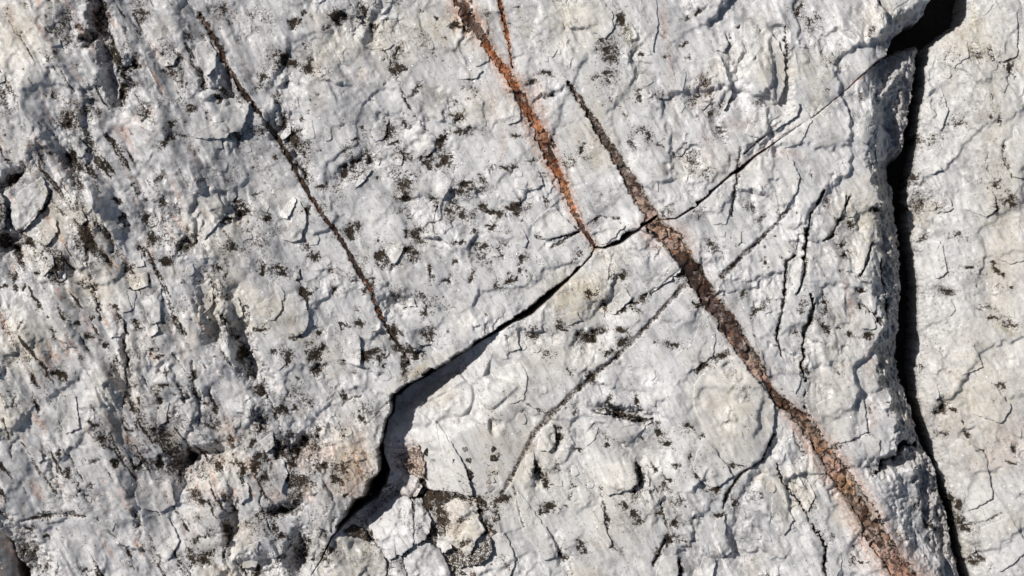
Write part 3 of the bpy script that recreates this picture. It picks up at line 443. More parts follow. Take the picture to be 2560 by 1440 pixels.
for x, y, rx, ry, a, s in [(2040, 255, 26, 50, 20, 0.7), (2458, 50, 9, 60, -6, 0.8), (2475, 110, 12, 36, -20, 0.7), (2440, 110, 6, 50, -20, 0.6), (2528, 825, 26, 16, 20, 0.9), (1575, 95, 14, 60, -18, 0.8), (1600, 190, 24, 20, 0, 0.6), (4, 295, 14, 30, 0, 0.8), (20, 200, 8, 60, 0, 0.5), (440, 1110, 20, 40, 0, 0.7), (410, 990, 14, 40, 0, 0.6),
                           (1160, 290, 24, 18, 0, 0.5), (1310, 60, 16, 60, -14, 0.45), (1410, 30, 20, 40, -20, 0.45), (900, 170, 6, 40, -6, 0.6), (930, 70, 14, 20, 0, 0.5), (2160, 560, 14, 40, -20, 0.5), (2175, 830, 20, 14, 0, 0.5), (450, 680, 20, 14, 0, 0.5), (300, 665, 40, 14, 20, 0.35), (820, 1390, 40, 30, 0, 0.5), (900, 1400, 40, 30, 0, 0.5), (800, 1340, 20, 30, 0, 0.4), (920, 1235, 24, 14, -40, 0.6), (1160, 1370, 24, 14, 0, 0.5), (560, 1080, 30, 20, 0, 0.3), (790, 1210, 26, 16, 0, 0.4), (2440, 1390, 16, 30, 0, 0.4), (870, 1000, 20, 14, 0, 0.4), (130, 440, 20, 10, 0, 0.4), (1495, 715, 26, 30, 0, 0.4), (1690, 305, 14, 40, 0, 0.35), (2070, 330, 20, 60, 0, 0.25), (2190, 1120, 14, 24, 0, 0.4)]:
    w, b = blob(x, y, rx, ry, a)
    OLIVE[w] = np.maximum(OLIVE[w], F(s) * b)
GREY = np.maximum(GREY, sstep(0.0, 0.55, fbm(XW, YW, 120, 4, 141)) * F(0.85))
GREY = np.maximum(GREY, sstep(0.05, 0.5, fbm(GA, GB, 45, 3, 143)) * F(0.55))
for x, y, rx, ry, a, s in [(1110, 970, 110, 60, -35, 0.5), (1110, 1150, 60, 90, 0, 0.5), (2250, 600, 60, 600, 0, 0.8), (2330, 1290, 70, 180, -20, 0.9), (1620, 1110, 50, 40, 0, 0.8), (1880, 1330, 60, 90, 0, 0.8), (1760, 1150, 50, 60, 0, 0.5), (1950, 170, 24, 90, 0, 0.6), (2380, 730, 30, 20, 0, 0.9), (2540, 500, 40, 30, 0, 0.8), (2310, 520, 40, 40, 0, 0.8), (1540, 720, 50, 50, 0, 0.5), (500, 650, 200, 200, 0, 0.35), (1080, 250, 60, 60, 0, 0.6), (880, 280, 40, 80, 0, 0.5), (1690, 1290, 80, 50, 0, 0.4), (60, 1390, 90, 50, 45, 0.9)]:  # the long strip greys the crevice slope, painting in its shade
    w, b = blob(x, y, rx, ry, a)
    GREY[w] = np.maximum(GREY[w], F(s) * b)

# ------------------------------------------------------------------ blur of the relief and sampling of the grid
def blur(a, n):
    for ax in (0, 1):
        for _ in range(2):
            p = np.pad(a, [(n + 1, n) if i == ax else (0, 0) for i in (0, 1)], mode='edge').astype(np.float64)
            c = np.cumsum(p, axis=ax)
            k = 2 * n + 1
            a = ((c[k:] - c[:-k]) if ax == 0 else (c[:, k:] - c[:, :-k])) / k
    return a.astype(F)

def sample(a, x, y):
    x = np.clip(x, xs[0] + 1, xs[-1] - 1); y = np.clip(y, ys[0] + 1, ys[-1] - 1)
    i = np.clip(np.searchsorted(xs, x) - 1, 0, NX - 2); j = np.clip(np.searchsorted(ys, y) - 1, 0, NY - 2)
    u = (x - xs[i]) / (xs[i + 1] - xs[i]); v = (y - ys[j]) / (ys[j + 1] - ys[j])
    return (a[j, i] * (1 - u) + a[j, i + 1] * u) * (1 - v) + (a[j + 1, i] * (1 - u) + a[j + 1, i + 1] * u) * v

# ------------------------------------------------------------------ materials
def new_mat(name):
    m = bpy.data.materials.new(name)
    m.use_nodes = True
    nt = m.node_tree
    return m, nt, nt.nodes["Principled BSDF"]

class NB:
    def __init__(self, nt):
        self.nt = nt
    def n(self, t, **kw):
        nd = self.nt.nodes.new(t)
        for k, v in kw.items():
            setattr(nd, k, v)
        return nd
    def link(self, a, b):
        self.nt.links.new(a, b)
    def pos(self, k):
        g = self.n("ShaderNodeNewGeometry")
        v = self.n("ShaderNodeVectorMath", operation='SCALE')
        v.inputs["Scale"].default_value = k
        self.link(g.outputs["Position"], v.inputs[0])
        return v.outputs[0]
    def noise(self, vec, scale, detail=3, rough=0.55, out=0):
        t = self.n("ShaderNodeTexNoise")
        t.inputs["Scale"].default_value = scale; t.inputs["Detail"].default_value = detail; t.inputs["Roughness"].default_value = rough
        self.link(vec, t.inputs["Vector"])
        return t.outputs[out]
    def math(self, op, a, b=None, c=None, clamp=False):
        m = self.n("ShaderNodeMath", operation=op, use_clamp=clamp)
        for i, v in enumerate((a, b, c)):
            if v is None:
                continue
            if isinstance(v, (int, float)):
                m.inputs[i].default_value = v
            else:
                self.link(v, m.inputs[i])
        return m.outputs[0]
    def ramp(self, v, lo, hi, a=0.0, b=1.0):
        m = self.n("ShaderNodeMapRange", interpolation_type='SMOOTHSTEP')
        self.link(v, m.inputs[0])
        for i, q in enumerate((lo, hi, a, b)):
            m.inputs[1 + i].default_value = q
        return m.outputs[0]
    def mix(self, f, a, b):
        m = self.n("ShaderNodeMix", data_type='RGBA')
        if isinstance(f, (int, float)):
            m.inputs[0].default_value = f
        else:
            self.link(f, m.inputs[0])
        for i, v in ((6, a), (7, b)):
            if isinstance(v, tuple):
                m.inputs[i].default_value = (*v, 1)
            else:
                self.link(v, m.inputs[i])
        return m.outputs[2]

def sparkle(b, p, bs, amount, scale, rough, off=None):
    """tiny crystal faces: a glossy coat whose facets point every way"""
    vo = b.n("ShaderNodeTexVoronoi")
    vo.inputs["Scale"].default_value = scale
    b.link(p, vo.inputs["Vector"])
    sub = b.n("ShaderNodeVectorMath", operation='SUBTRACT')
    b.link(vo.outputs["Color"], sub.inputs[0]); sub.inputs[1].default_value = (0.5, 0.5, 0.5)
    sc = b.n("ShaderNodeVectorMath", operation='SCALE'); sc.inputs["Scale"].default_value = 1.5
    b.link(sub.outputs[0], sc.inputs[0])
    g = b.n("ShaderNodeNewGeometry")
    ad = b.n("ShaderNodeVectorMath", operation='ADD')
    b.link(g.outputs["Normal"], ad.inputs[0]); b.link(sc.outputs[0], ad.inputs[1])
    nm = b.n("ShaderNodeVectorMath", operation='NORMALIZE')
    b.link(ad.outputs[0], nm.inputs[0])
    bs.inputs["Coat Weight"].default_value = amount
    if off is not None:
        b.link(b.math('MULTIPLY', b.math('SUBTRACT', 1.0, off, clamp=True), amount), bs.inputs["Coat Weight"])
    bs.inputs["Coat Roughness"].default_value = rough
    b.link(nm.outputs[0], bs.inputs["Coat Normal"])

def rock_material(name, white, grey, sss=0.3):
    m, nt, bs = new_mat(name)
    b = NB(nt)
    p = b.pos(1.0 / S)
    A = b.n("ShaderNodeAttribute", attribute_name="mask_a"); B = b.n("ShaderNodeAttribute", attribute_name="mask_b")
    sa = b.n("ShaderNodeSeparateColor"); sb = b.n("ShaderNodeSeparateColor")
    b.link(A.outputs["Color"], sa.inputs[0]); b.link(B.outputs["Color"], sb.inputs[0])
    dirt_shade, gr, cream = sa.outputs; rust, olive, stain_shade = sb.outputs
    vr = b.n("ShaderNodeVectorRotate", rotation_type='Z_AXIS'); vr.inputs["Angle"].default_value = math.radians(60)
    b.link(p, vr.inputs["Vector"])
    vm = b.n("ShaderNodeVectorMath", operation='MULTIPLY'); vm.inputs[1].default_value = (0.16, 1.0, 1.0)
    b.link(vr.outputs[0], vm.inputs[0])
    n_str = b.noise(vm.outputs[0], 0.09, 4, 0.55)
    n_big = b.noise(p, 0.011, 4); n_mid = b.noise(p, 0.045, 4, 0.6); n_fine = b.noise(p, 0.16, 4, 0.65); n_tiny = b.noise(p, 0.42, 3, 0.6)
    col = b.mix(b.ramp(n_big, 0.35, 0.7), white, tuple(c * k for c, k in zip(white, (0.93, 0.93, 0.945))))
    gm = b.math('MULTIPLY', gr, b.ramp(b.math('ADD', b.math('MULTIPLY', n_mid, 0.8), b.math('MULTIPLY', n_fine, 0.2)), 0.36, 0.62, 0.25, 1.3), clamp=True)
    col = b.mix(gm, col, grey)
    col = b.mix(b.math('MULTIPLY', cream, b.ramp(n_mid, 0.3, 0.6, 0.35, 1.0)), col, (0.70, 0.60, 0.41))
    col = b.mix(b.math('MULTIPLY', olive, b.ramp(n_fine, 0.38, 0.62, 0.1, 0.9)), col, (0.40, 0.345, 0.16))
    col = b.mix(b.math('MULTIPLY', rust, b.ramp(n_fine, 0.36, 0.64, 0.15, 0.95)), col, (0.58, 0.30, 0.17))
    st = b.math('MULTIPLY', stain_shade, b.ramp(n_fine, 0.3, 0.65, 0.45, 1.0))
    col = b.mix(st, col, (0.17, 0.115, 0.07))
    col = b.mix(b.ramp(n_str, 0.48, 0.70, 0.0, 0.55), col, tuple(c * 1.02 for c in grey))
    # dull film of fine dust, then the dark crust and painted shade, broken into specks
    film = b.math('MULTIPLY', b.ramp(n_mid, 0.42, 0.72), 0.22)
    col = b.mix(film, col, (0.47, 0.45, 0.42))
    t = b.math('ADD', b.math('MULTIPLY', n_tiny, 1.35), b.math('MULTIPLY', n_fine, 1.15))
    t = b.math('ADD', t, b.math('MULTIPLY', n_mid, 0.25))
    t = b.math('ADD', b.math('SUBTRACT', t, 1.395), b.math('MULTIPLY', dirt_shade, 0.72))
    soft = b.ramp(t, 0.06, 0.5)
    hard = b.ramp(t, 0.22, 0.34)
    col = b.mix(b.math('MULTIPLY', soft, 0.7), col, (0.19, 0.155, 0.115))
    dcol = b.mix(b.ramp(n_tiny, 0.4, 0.68), (0.012, 0.009, 0.007), (0.07, 0.047, 0.028))
    col = b.mix(b.math('MULTIPLY', hard, 0.95), col, dcol)
    # grain of the stone itself
    vg = b.ramp(n_tiny, 0.25, 0.75, 0.92, 1.05)
    hs = b.n("ShaderNodeHueSaturation"); b.link(col, hs.inputs["Color"]); b.link(vg, hs.inputs["Value"])
    b.link(hs.outputs[0], bs.inputs["Base Color"])
    b.link(b.ramp(n_mid, 0.3, 0.7, 0.36, 0.62), bs.inputs["Roughness"])
    bs.inputs["Subsurface Weight"].default_value = sss
    bs.inputs["Subsurface Radius"].default_value = (1.0, 0.85, 0.7)
    bs.inputs["Subsurface Scale"].default_value = 7 * S
    bp = b.n("ShaderNodeBump"); bp.inputs["Strength"].default_value = 0.32; bp.inputs["Distance"].default_value = 1.6 * S
    hgt = b.math('ADD', b.math('ADD', n_tiny, b.math('MULTIPLY', hard, 0.5)), b.math('MULTIPLY', n_str, 2.2))
    b.link(hgt, bp.inputs["Height"])
    b.link(bp.outputs[0], bs.inputs["Normal"])
    sparkle(b, p, bs, 0.12, 0.42, 0.17, b.math('MULTIPLY', soft, 3.0))
    b.link(b.ramp(soft, 0.0, 0.5, 0.42, 0.05), bs.inputs["Specular IOR Level"])
    return m

def vein_material(name):
    m, nt, bs = new_mat(name)
    b = NB(nt)
    p = b.pos(1.0 / S)
    A = b.n("ShaderNodeAttribute", attribute_name="mask_a")
    n_fine = b.noise(p, 0.05, 5, 0.65); n_tiny = b.noise(p, 0.3, 3, 0.6); n_pale = b.noise(p, 0.036, 4, 0.6, 1); n_dark = b.noise(p, 0.085, 4, 0.7)
    vo = b.n("ShaderNodeTexVoronoi"); vo.inputs["Scale"].default_value = 0.09; b.link(p, vo.inputs["Vector"])
    sc = b.n("ShaderNodeSeparateColor"); b.link(vo.outputs["Color"], sc.inputs[0])
    sp = b.n("ShaderNodeSeparateColor"); b.link(n_pale, sp.inputs[0])
    hs = b.n("ShaderNodeHueSaturation"); b.link(A.outputs["Color"], hs.inputs["Color"])
    b.link(b.math('MULTIPLY', b.ramp(n_fine, 0.3, 0.7, 0.55, 1.4), b.ramp(n_tiny, 0.25, 0.75, 0.75, 1.2)), hs.inputs["Value"])
    col = b.mix(b.ramp(sp.outputs[1], 0.56, 0.66, 0.0, 0.8), hs.outputs[0], (0.56, 0.44, 0.37))
    col = b.mix(b.ramp(sp.outputs[0], 0.57, 0.68, 0.0, 0.75), col, (0.34, 0.125, 0.055))
    col = b.mix(b.ramp(n_dark, 0.46, 0.58, 0.0, 0.9), col, (0.028, 0.017, 0.012))
    b.link(col, bs.inputs["Base Color"])
    b.link(b.ramp(n_fine, 0.3, 0.7, 0.22, 0.5), bs.inputs["Roughness"]); bs.inputs["Specular IOR Level"].default_value = 0.35
    bp = b.n("ShaderNodeBump"); bp.inputs["Strength"].default_value = 0.6; bp.inputs["Distance"].default_value = 2.5 * S
    b.link(b.math('ADD', n_tiny, b.math('MULTIPLY', sc.outputs[1], 0.6)), bp.inputs["Height"]); b.link(bp.outputs[0], bs.inputs["Normal"])
    sparkle(b, p, bs, 0.06, 0.3, 0.16)
    return m

def earth_material():
    m, nt, bs = new_mat("dark_earth")
    b = NB(nt)
    p = b.pos(1.0 / S)
    b.link(b.mix(b.noise(p, 0.08, 4), (0.03, 0.022, 0.016), (0.09, 0.065, 0.045)), bs.inputs["Base Color"])
    bs.inputs["Roughness"].default_value = 0.95
    return m

M_ROCK = rock_material("white_quartz_rock", (0.82, 0.805, 0.785), (0.35, 0.347, 0.355))
M_SLAB = rock_material("cream_quartz_rock", (0.74, 0.725, 0.70), (0.34, 0.338, 0.34))
M_FLAKE = rock_material("pale_quartz_flake", (0.80, 0.78, 0.745), (0.45, 0.44, 0.44))
M_DARK = rock_material("dark_grey_rock", (0.13, 0.13, 0.14), (0.09, 0.09, 0.1))
M_VEIN = vein_material("iron_stained_vein")
M_EARTH = earth_material()

# ------------------------------------------------------------------ mesh helpers
def make_mesh(name, co, quads, mat, masks=None, tris=None, smooth=True):
    me = bpy.data.meshes.new(name)
    nv = len(co)
    co = co.astype(F).copy()
    co[:, 0] = (co[:, 0] - F(W / 2)) * F(S); co[:, 1] = (F(H / 2) - co[:, 1]) * F(S); co[:, 2] *= F(S)
    me.vertices.add(nv); me.vertices.foreach_set("co", co.ravel())
    nq = len(quads); nt_ = 0 if tris is None else len(tris)
    loops = quads.ravel()
    if nt_:
        loops = np.concatenate([loops, tris.ravel()])
    me.loops.add(len(loops)); me.loops.foreach_set("vertex_index", loops.astype(np.int32))
    starts = np.concatenate([np.arange(nq) * 4, nq * 4 + np.arange(nt_) * 3]).astype(np.int32)
    me.polygons.add(nq + nt_); me.polygons.foreach_set("loop_start", starts)
    me.polygons.foreach_set("use_smooth", np.full(nq + nt_, smooth))
    me.update(calc_edges=True)
    if masks:
        for k, arr in masks.items():
            at = me.attributes.new(k, 'FLOAT_COLOR', 'POINT')
            c = np.ones((nv, 4), F); c[:, :3] = arr
            at.data.foreach_set("color", c.ravel())
    me.materials.append(mat)
    ob = bpy.data.objects.new(name, me)
    scene.collection.objects.link(ob)
    return ob

def tag(o, label, cat, group=None, kind=None):
    if label: o["label"] = label
    if cat: o["category"] = cat
    if group: o["group"] = group
    if kind: o["kind"] = kind
    return o

# ------------------------------------------------------------------ the three big blocks
GREY = np.maximum(GREY, np.clip(blur(DIRT_SHADE, 7) * F(1.5) * (F(0.55) + F(0.6) * sstep(-0.2, 0.3, fbm(XW, YW, 40, 3, 145))), 0, 0.95))
GREY = np.maximum(GREY, sstep(1350, 700, X) * sstep(1150, 700, Y) * sstep(-0.1, 0.35, fbm(XW, YW, 110, 3, 148)) * F(0.8))
GREY = np.maximum(GREY, left * sstep(-0.15, 0.35, fbm(GA, GB, 70, 3, 147)) * F(0.9))
CREAM = np.maximum(CREAM, sstep(0.05, 0.5, fbm(X, Y, 230, 3, 149)) * F(0.4))
for cx_, cy_, rx_, ry_ in ((170, 1300, 220, 150), (60, 130, 110, 190), (1180, 1080, 120, 150), (1420, 1290, 150, 140)):
    q = 1 - F(0.6) * np.exp(-((((X - cx_) + WX) / rx_) ** 2 + (((Y - cy_) + WY) / ry_) ** 2) ** 2)
    GREY *= q
FLOOR = -300.0
edge_noise = fbm(X, Y, 26, 3, 151) * F(5) + fbm(X, Y, 8, 2, 153) * F(2.2)
edge_far = fbm(X, Y, 60, 3, 155)

def build_block(name, poly, mat, height_fn):
    ins = inside(poly, X, Y)
    d, _ = line_dist(poly + [poly[0]], X, Y)
    sd_ = np.where(ins, d, -d)
    h, masks_extra = height_fn(sd_)
    keep = (h > FLOOR)
    steep = np.hypot(*np.gradient(h, ys, xs))
    steep = np.maximum(np.maximum(steep, np.roll(steep, -1, 0)), np.maximum(np.roll(steep, -1, 1), np.roll(steep, 1, 1)))
    cell = keep[:-1, :-1] & keep[1:, :-1] & keep[:-1, 1:] & keep[1:, 1:]
    idx = np.full(X.shape, -1, np.int64)
    used = np.zeros(X.shape, bool)
    used[:-1, :-1] |= cell; used[1:, :-1] |= cell; used[:-1, 1:] |= cell; used[1:, 1:] |= cell
    idx[used] = np.arange(used.sum())
    co = np.stack([X[used], Y[used], h[used]], 1)
    quads = np.stack([idx[:-1, :-1][cell], idx[1:, :-1][cell], idx[1:, 1:][cell], idx[:-1, 1:][cell]], 1)
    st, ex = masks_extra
    ma = np.stack([np.clip(DIRT_SHADE + ex, 0, 1)[used], GREY[used], CREAM[used]], 1)
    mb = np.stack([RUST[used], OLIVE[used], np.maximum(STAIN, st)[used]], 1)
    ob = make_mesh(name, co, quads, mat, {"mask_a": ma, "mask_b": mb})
    ob.data.polygons.foreach_set("use_smooth", ((zone[:-1, :-1] * 0.6 + zone2[:-1, :-1] * 0.4 + rough[:-1, :-1] * 0.3) < 0.62)[cell] & (steep[:-1, :-1] < 1.3)[cell])
    return ob, h

crk_d, crk_w = line_dist(CRACK, X, Y)
def h_upper(sd_):
    e = sd_ + (edge_noise * F(0.75) + fbm(X, Y, 46, 2, 157) * F(4)) * sstep(3, 9, crk_w) + plates(X, Y, 34, 159, 34, 0.8, 1.0) * F(8) * sstep(3, 8, crk_w)
    slope = F(34) - F(27.5) * np.exp(-(((X - 1130) / 95) ** 2 + ((Y - 890) / 70) ** 2)) - F(18) * np.exp(-(((X - 880) / 90) ** 2 + ((Y - 1240) / 90) ** 2))
    h = Hh - np.where(e < 0, -e * slope, 0) - F(1.2) * np.exp(-np.maximum(e, 0) / F(4))
    corner = np.exp(-(((X - 2290) / 75) ** 2 + ((Y - 50) / 75) ** 2))
    h -= corner * F(26) * sstep(40, 0, e)
    # the corner by the bottom gap slopes off
    h -= sstep(60, 0, e) * F(40) * ((X < 260) & (Y > 1200))
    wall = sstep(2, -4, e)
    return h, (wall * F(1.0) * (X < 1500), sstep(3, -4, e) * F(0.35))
def h_lower(sd_):
    cl = sstep(70, 150, line_dist(CREV_L, X, Y)[0])   # the crevice side is rounded and rough
    e = sd_ + edge_noise * (F(0.4) + F(1.6) * (1 - cl))
    low_d, low_w = line_dist([(1262, 812, 4), (1180, 858, 48), (1060, 938, 96), (990, 985, 108), (968, 1040, 92), (945, 1120, 66), (950, 1180, 60)], X, Y)
    sm = sstep(260, 150, np.hypot(X - 1130, (Y - 1030) * F(0.9)))
    h = Hh * (1 - sm * F(0.8)) + blur(Hh, 9) * sm * F(0.8) - low_w * sstep(200, 20, low_d + edge_far * F(30) + plates(X, Y, 80, 167, 40, 0.5, 1.0) * F(70)) - np.where(e < 0, -e * F(10), 0) - F(1.6) * np.exp(-np.maximum(e, 0) / F(5))
    near = (1 - cl)
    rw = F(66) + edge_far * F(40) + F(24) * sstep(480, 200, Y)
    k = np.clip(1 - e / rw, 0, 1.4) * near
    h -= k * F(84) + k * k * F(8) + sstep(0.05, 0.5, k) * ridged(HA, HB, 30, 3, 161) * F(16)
    # fall towards the loose stones
    pit = np.exp(-np.maximum(((X - 1040) / 170) ** 2 + ((Y - 1370) / 150) ** 2, 0) ** 2)
    h -= pit * F(34) + F(60) * np.exp(-(((X - 900) / 70) ** 2 + ((Y - 1270) / 60) ** 2))
    return h, (np.maximum(np.maximum(sstep(1, -8, e) * F(0.5), pit * F(0.4)), np.clip(k, 0, 1) * F(0.42)), pit * F(0.42))  # crevice slope: grime plus painted shade, darker as it falls away
def h_slab(sd_):
    e = sd_ + edge_noise * F(1.5)
    h = Hh * F(0.5) + blur(Hh, 12) * F(0.15) - F(20) - F(92) * np.exp(-np.maximum(e, 0) / F(260)) - np.where(e < 0, -e * F(20), 0) - F(14) * np.exp(-np.maximum(e, 0) / F(14))
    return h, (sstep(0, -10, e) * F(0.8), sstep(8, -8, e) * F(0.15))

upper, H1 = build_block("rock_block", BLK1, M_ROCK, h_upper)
tag(upper, "lumpy grey-white quartz rock with dark lichen specks above the diagonal crack", "rock")
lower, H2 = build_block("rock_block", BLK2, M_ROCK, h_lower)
tag(lower, "white quartz rock between the diagonal crack and the wide black crevice", "rock")
slab, H3 = build_block("rock_block", BLK3, M_SLAB, h_slab)
tag(slab, "cream-white rock slab beyond the wide black crevice", "rock")
HT = np.maximum(np.maximum(H1, H2), H3)
HS = blur(HT, 5); HB_ = blur(HT, 14)

# earth in the bottom of the cracks
gx, gy = np.meshgrid(np.linspace(-400, 2960, 90), np.linspace(-400, 1840, 60))
gz = -250 + fbm(gx.astype(F), gy.astype(F), 120, 3, 171) * 30
ii = np.arange(gx.size).reshape(gx.shape)
gq = np.stack([ii[:-1, :-1].ravel(), ii[1:, :-1].ravel(), ii[1:, 1:].ravel(), ii[:-1, 1:].ravel()], 1)
ground = make_mesh("ground", np.stack([gx.ravel(), gy.ravel(), gz.ravel()], 1), gq, M_EARTH)
tag(ground, "dark earth at the bottom of the cracks", None, kind="structure")

# ------------------------------------------------------------------ flakes and stones
def smooth_outline(pts, n):
    p = np.array(pts, float); m = len(p)
    seg = np.linalg.norm(np.roll(p, -1, 0) - p, axis=1)
    out = []
    for i in range(m):
        k = max(2, int(round(n * seg[i] / seg.sum())))
        p0, p1, p2, p3 = p[i - 1], p[i], p[(i + 1) % m], p[(i + 2) % m]
        for t in np.arange(k) / k:
            cr = 0.5 * ((2 * p1) + (-p0 + p2) * t + (2 * p0 - 5 * p1 + 4 * p2 - p3) * t * t + (-p0 + 3 * p1 - 3 * p2 + p3) * t ** 3)
            ln = p1 + (p2 - p1) * t
            out.append(0.18 * cr + 0.82 * ln)
    return np.array(out)

def centroid(p):
    x, y = p[:, 0], p[:, 1]; x1, y1 = np.roll(x, -1), np.roll(y, -1)
    c = x * y1 - x1 * y; a = c.sum()
    return np.array([((x + x1) * c).sum(), ((y + y1) * c).sum()]) / (3 * a)

def flake(pts, lift, parent, name="flake", mat=None, low=1.0, ddir=(0.8, 0.6), clean=0.45, tint=None, dome=0.0, deep=5.0, jag=1.6, relief=0.8, seed=0, base=None, own=0.0):
    """a scale of stone: thin where it grows from the face, standing proud at its free edge"""
    pp = np.array(pts, float)
    per = np.linalg.norm(np.roll(pp, -1, 0) - pp, axis=1).sum()
    o = smooth_outline(pts, int(np.clip(per / 3.0, 24, 220)))
    k = len(o)
    nn = fbm(o[:, 0].astype(F), o[:, 1].astype(F), 14, 2, 300 + seed); n2 = fbm(o[:, 0].astype(F), o[:, 1].astype(F), 14, 2, 400 + seed)
    o = o + np.stack([nn, n2], 1) * jag * 3.0 + np.stack([fbm(o[:, 0].astype(F), o[:, 1].astype(F), 5, 2, 310 + seed), fbm(o[:, 0].astype(F), o[:, 1].astype(F), 5, 2, 410 + seed)], 1) * jag
    c = centroid(o)
    nrg = int(np.clip(per / 6.28 / 3.2, 4, 32))
    rings = [1.0, 0.985] + list(np.linspace(0.95, 0.95 / nrg, nrg))
    dd = np.array(ddir) / math.hypot(*ddir)
    proj = (o - c) @ dd; pr = max(proj.max(), 1e-3); pl = min(proj.min(), -1e-3)
    X_, Y_, Z_ = [], [], []
    def top(q, r):
        x, y = q[:, 0].astype(F), q[:, 1].astype(F)
        g = np.clip(((q - c) @ dd - pl) / (pr - pl), 0, 1)
        b0 = sample(HB_, x, y) if base is None else np.full(len(q), base)
        rl = (sample(HT, x, y) - sample(HB_, x, y)) if base is None else 0
        z = b0 + relief * np.clip(rl, -9, 9) + lift * (0.22 + 0.78 * g ** 1.4)
        z = z + dome * (1 - r ** 5)
        if r < 0.16:
            z = z.mean() + (z - z.mean()) * (r / 0.16)
        if own:
            z = z + own * (plates(x + fbm(x, y, 16, 2, 9) * 6, y + fbm(x, y, 16, 2, 10) * 6, 40, 500 + seed, 18, 1.2, 0.9) + 0.35 * fbm(x, y, 14, 3, 600 + seed))
        return z
    # underside rim, tucked in
    for r, dz in ((0.93, -deep), (0.975, -deep * 0.35)):
        q = c + (o - c) * r
        zt = top(o, 1.0)
        zb = (sample(HT, q[:, 0].astype(F), q[:, 1].astype(F)) - deep) if base is None else np.full(k, base - deep)
        X_.append(q[:, 0]); Y_.append(q[:, 1]); Z_.append(zb if r == 0.93 else zb * 0.4 + (zt - 1.5) * 0.6)
    for r in rings:
        q = c + (o - c) * r
        X_.append(q[:, 0]); Y_.append(q[:, 1])
        Z_.append(top(q, r) - (1.2 if r == 1.0 else 0.25 if r == 0.985 else 0))
    nr = len(X_)
    co = np.stack([np.concatenate(X_), np.concatenate(Y_), np.concatenate(Z_)], 1)
    co = np.vstack([co, [c[0], c[1], float(co[-k:, 2].mean())]])
    a = np.arange(k); bq = (a + 1) % k
    quads = np.concatenate([np.stack([r * k + a, r * k + bq, (r + 1) * k + bq, (r + 1) * k + a], 1) for r in range(nr - 1)])
    tris = np.stack([(nr - 1) * k + a, (nr - 1) * k + bq, np.full(k, nr * k)], 1)
    area = (o[:, 0] * np.roll(o[:, 1], -1) - np.roll(o[:, 0], -1) * o[:, 1]).sum()
    if area > 0:
        quads = quads[:, ::-1]; tris = tris[:, ::-1]
    x, y = co[:, 0].astype(F), co[:, 1].astype(F)
    ma = np.stack([sample(DIRT_SHADE, x, y) * clean, sample(GREY, x, y) * 0.5, sample(CREAM, x, y)], 1)
    mb = np.stack([sample(RUST, x, y) * 0.5, sample(OLIVE, x, y) * 0.5, np.zeros(len(x))], 1)
    mb[:2 * k, 2] = 0.25
    if tint:
        for t, v in tint.items():
            arr, i = {"dirt_shade": (ma, 0), "grey": (ma, 1), "cream": (ma, 2), "rust": (mb, 0), "olive": (mb, 1), "stain_shade": (mb, 2)}[t]
            arr[:, i] = np.maximum(arr[:, i], v)
    ob = make_mesh(name, co, quads, mat or M_FLAKE, {"mask_a": ma, "mask_b": mb}, tris)
    if parent is not None:
        ob.parent = parent
    return ob

